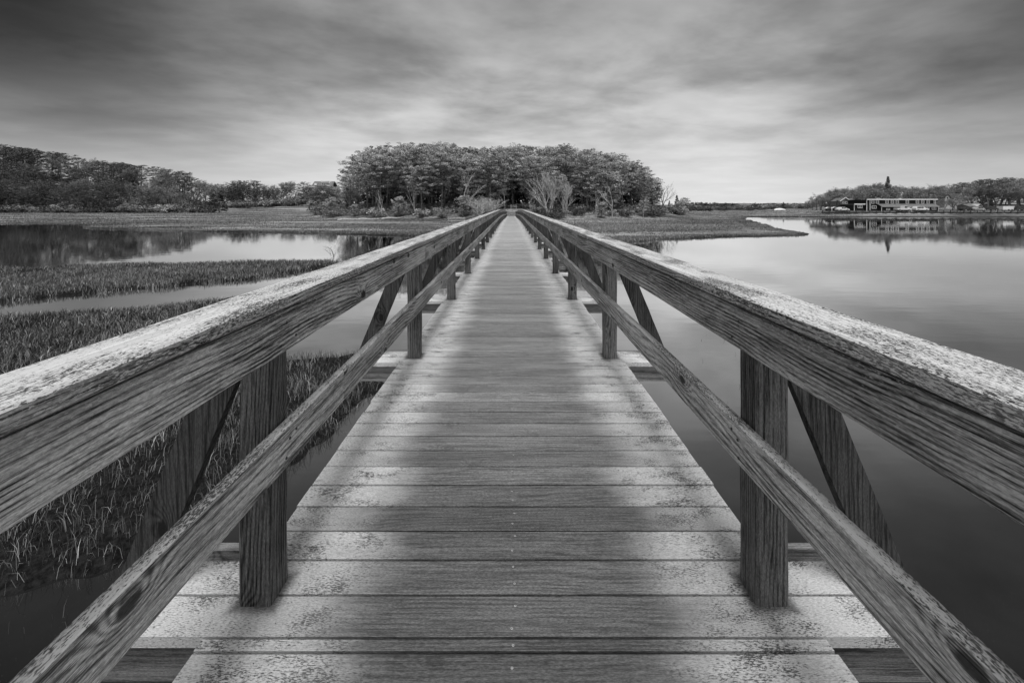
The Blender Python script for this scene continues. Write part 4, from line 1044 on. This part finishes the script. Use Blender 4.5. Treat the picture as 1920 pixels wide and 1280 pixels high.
# thin stalks standing out of the water
gx, gy = [], []
for i in range(70):
    px = rng.uniform(20, 470); py = 575-px*.125+rng.uniform(-14, 4); a_ = gp(px, py); gx.append(a_[0]); gy.append(a_[1])
for i in range(16):
    px = rng.uniform(1290, 1460); py = rng.uniform(600, 760); a_ = gp(px, py); gx.append(a_[0]); gy.append(a_[1])
for i in range(90):
    a_ = gp(rng.uniform(-60, 560), rng.uniform(900, 1190)); gx.append(a_[0]); gy.append(a_[1])
gx = np.array(gx); gy = np.array(gy); n = len(gx)
blades('stalks', gx, gy, np.full(n, -.02), rng.uniform(.05, .22, n), np.maximum(.004, gy*.0008), rng.uniform(.1, .9, n), rng.uniform(0, .25, n), M['grass'])
tag(bpy.data.objects['stalks'], 'scattered thin dead stalks poking out of the shallow water', 'stalks', kind='stuff')

# ------------------------------------------------------------------ sky and light
SUN_EL, SUN_AZ = R(73), R(176)          # azimuth measured from +Y towards +X
w = bpy.data.worlds.new('World'); scene.world = w; w.use_nodes = True
t = w.node_tree
for n in list(t.nodes): t.nodes.remove(n)
N = NT(t); out = t.nodes.new('ShaderNodeOutputWorld'); bg = t.nodes.new('ShaderNodeBackground'); t.links.new(bg.outputs[0], out.inputs[0])
dirv = N.coord('Generated'); x, y, z = N.sep(dirv)
sky = t.nodes.new('ShaderNodeTexSky'); sky.sky_type = 'NISHITA'; sky.sun_disc = False; sky.sun_elevation = SUN_EL; sky.sun_rotation = SUN_AZ
bwn = t.nodes.new('ShaderNodeRGBToBW'); t.links.new(sky.outputs[0], bwn.inputs[0])
zc = N.m('MAXIMUM', z, 0.0); q = N.m('ADD', zc, .10)
pxx = N.m('DIVIDE', x, q); pyy = N.m('DIVIDE', y, q)
sa, ca = math.sin(R(74)), math.cos(R(74))
uu = N.m('ADD', N.m('MULTIPLY', pxx, sa), N.m('MULTIPLY', pyy, ca)); vv = N.m('SUBTRACT', N.m('MULTIPLY', pyy, sa), N.m('MULTIPLY', pxx, ca))
c1 = N.noise(N.xyz(N.m('MULTIPLY', uu, .95), N.m('MULTIPLY', vv, 1.0), 3.7), 1.0, 6.0, .55, .15)
c2 = N.noise(N.xyz(N.m('MULTIPLY', uu, 2.6), N.m('MULTIPLY', vv, 3.4), 8.1), 1.0, 4.0, .5)
cl = N.m('ADD', N.m('MULTIPLY', N.ss(c1, .30, .70), .80), N.m('MULTIPLY', N.ss(c2, .3, .7), .20))
ramp = t.nodes.new('ShaderNodeValToRGB'); N.l.new(zc, ramp.inputs[0])
cr = ramp.color_ramp; cr.interpolation = 'B_SPLINE'
els = [(0, .55), (.05, .54), (.12, .46), (.22, .33), (.34, .25), (.45, .19), (.6, .12), (1, .22)]
cr.elements[0].position, cr.elements[1].position = 0, 1
cr.elements[0].color = (.55,)*3+(1,); cr.elements[1].color = (.22,)*3+(1,)
for p, v in els[1:-1]:
    e = cr.elements.new(p); e.color = (v, v, v, 1)
base = N.sep(ramp.outputs[0])[0]
amp = N.ss(zc, .02, .30, .10, 1.0)                       # cloud relief fades into the bright horizon band
rel = N.m('ADD', 1.0, N.m('MULTIPLY', amp, N.m('MULTIPLY', N.m('SUBTRACT', cl, .48), .95)))
side = N.m('MULTIPLY', N.ss(N.m('ABSOLUTE', N.m('ADD', x, -.05)), .38, .80), N.ss(y, 0.0, .4))
rel = N.m('MULTIPLY', rel, N.m('SUBTRACT', 1.0, N.m('MULTIPLY', N.m('MULTIPLY', side, N.ss(zc, 0.02, .24, .35, 1.0)), .88)))
val = N.m('MAXIMUM', N.m('MULTIPLY', base, rel), .012)
val = N.m('ADD', N.m('MULTIPLY', val, .97), N.m('MULTIPLY', bwn.outputs[0], .001))
behind = N.ss(y, -.5, .15, 1.0, 0.0)
val = N.m('ADD', val, N.m('MULTIPLY', behind, .10))
cc = t.nodes.new('ShaderNodeCombineColor')
for i in range(3): N.l.new(val, cc.inputs[i])
t.links.new(cc.outputs[0], bg.inputs['Color']); bg.inputs['Strength'].default_value = 1.0
sd_ = bpy.data.lights.new('sun', 'SUN'); sd_.energy = 2.2; sd_.angle = R(20); sd_.color = (1, 1, 1)
so = bpy.data.objects.new('sun', sd_); col.objects.link(so)
dv = Vector((math.sin(SUN_AZ)*math.cos(SUN_EL), math.cos(SUN_AZ)*math.cos(SUN_EL), math.sin(SUN_EL)))
so.rotation_euler = dv.to_track_quat('Z', 'Y').to_euler()

for nm in ('near_marsh_grass', 'middle_marsh_grass', 'far_marsh_grass'): bpy.data.objects[nm].name = 'marsh_grass'
bpy.data.objects['back_thicket'].name = 'thicket'; bpy.data.objects['hill_undergrowth'].name = 'undergrowth'
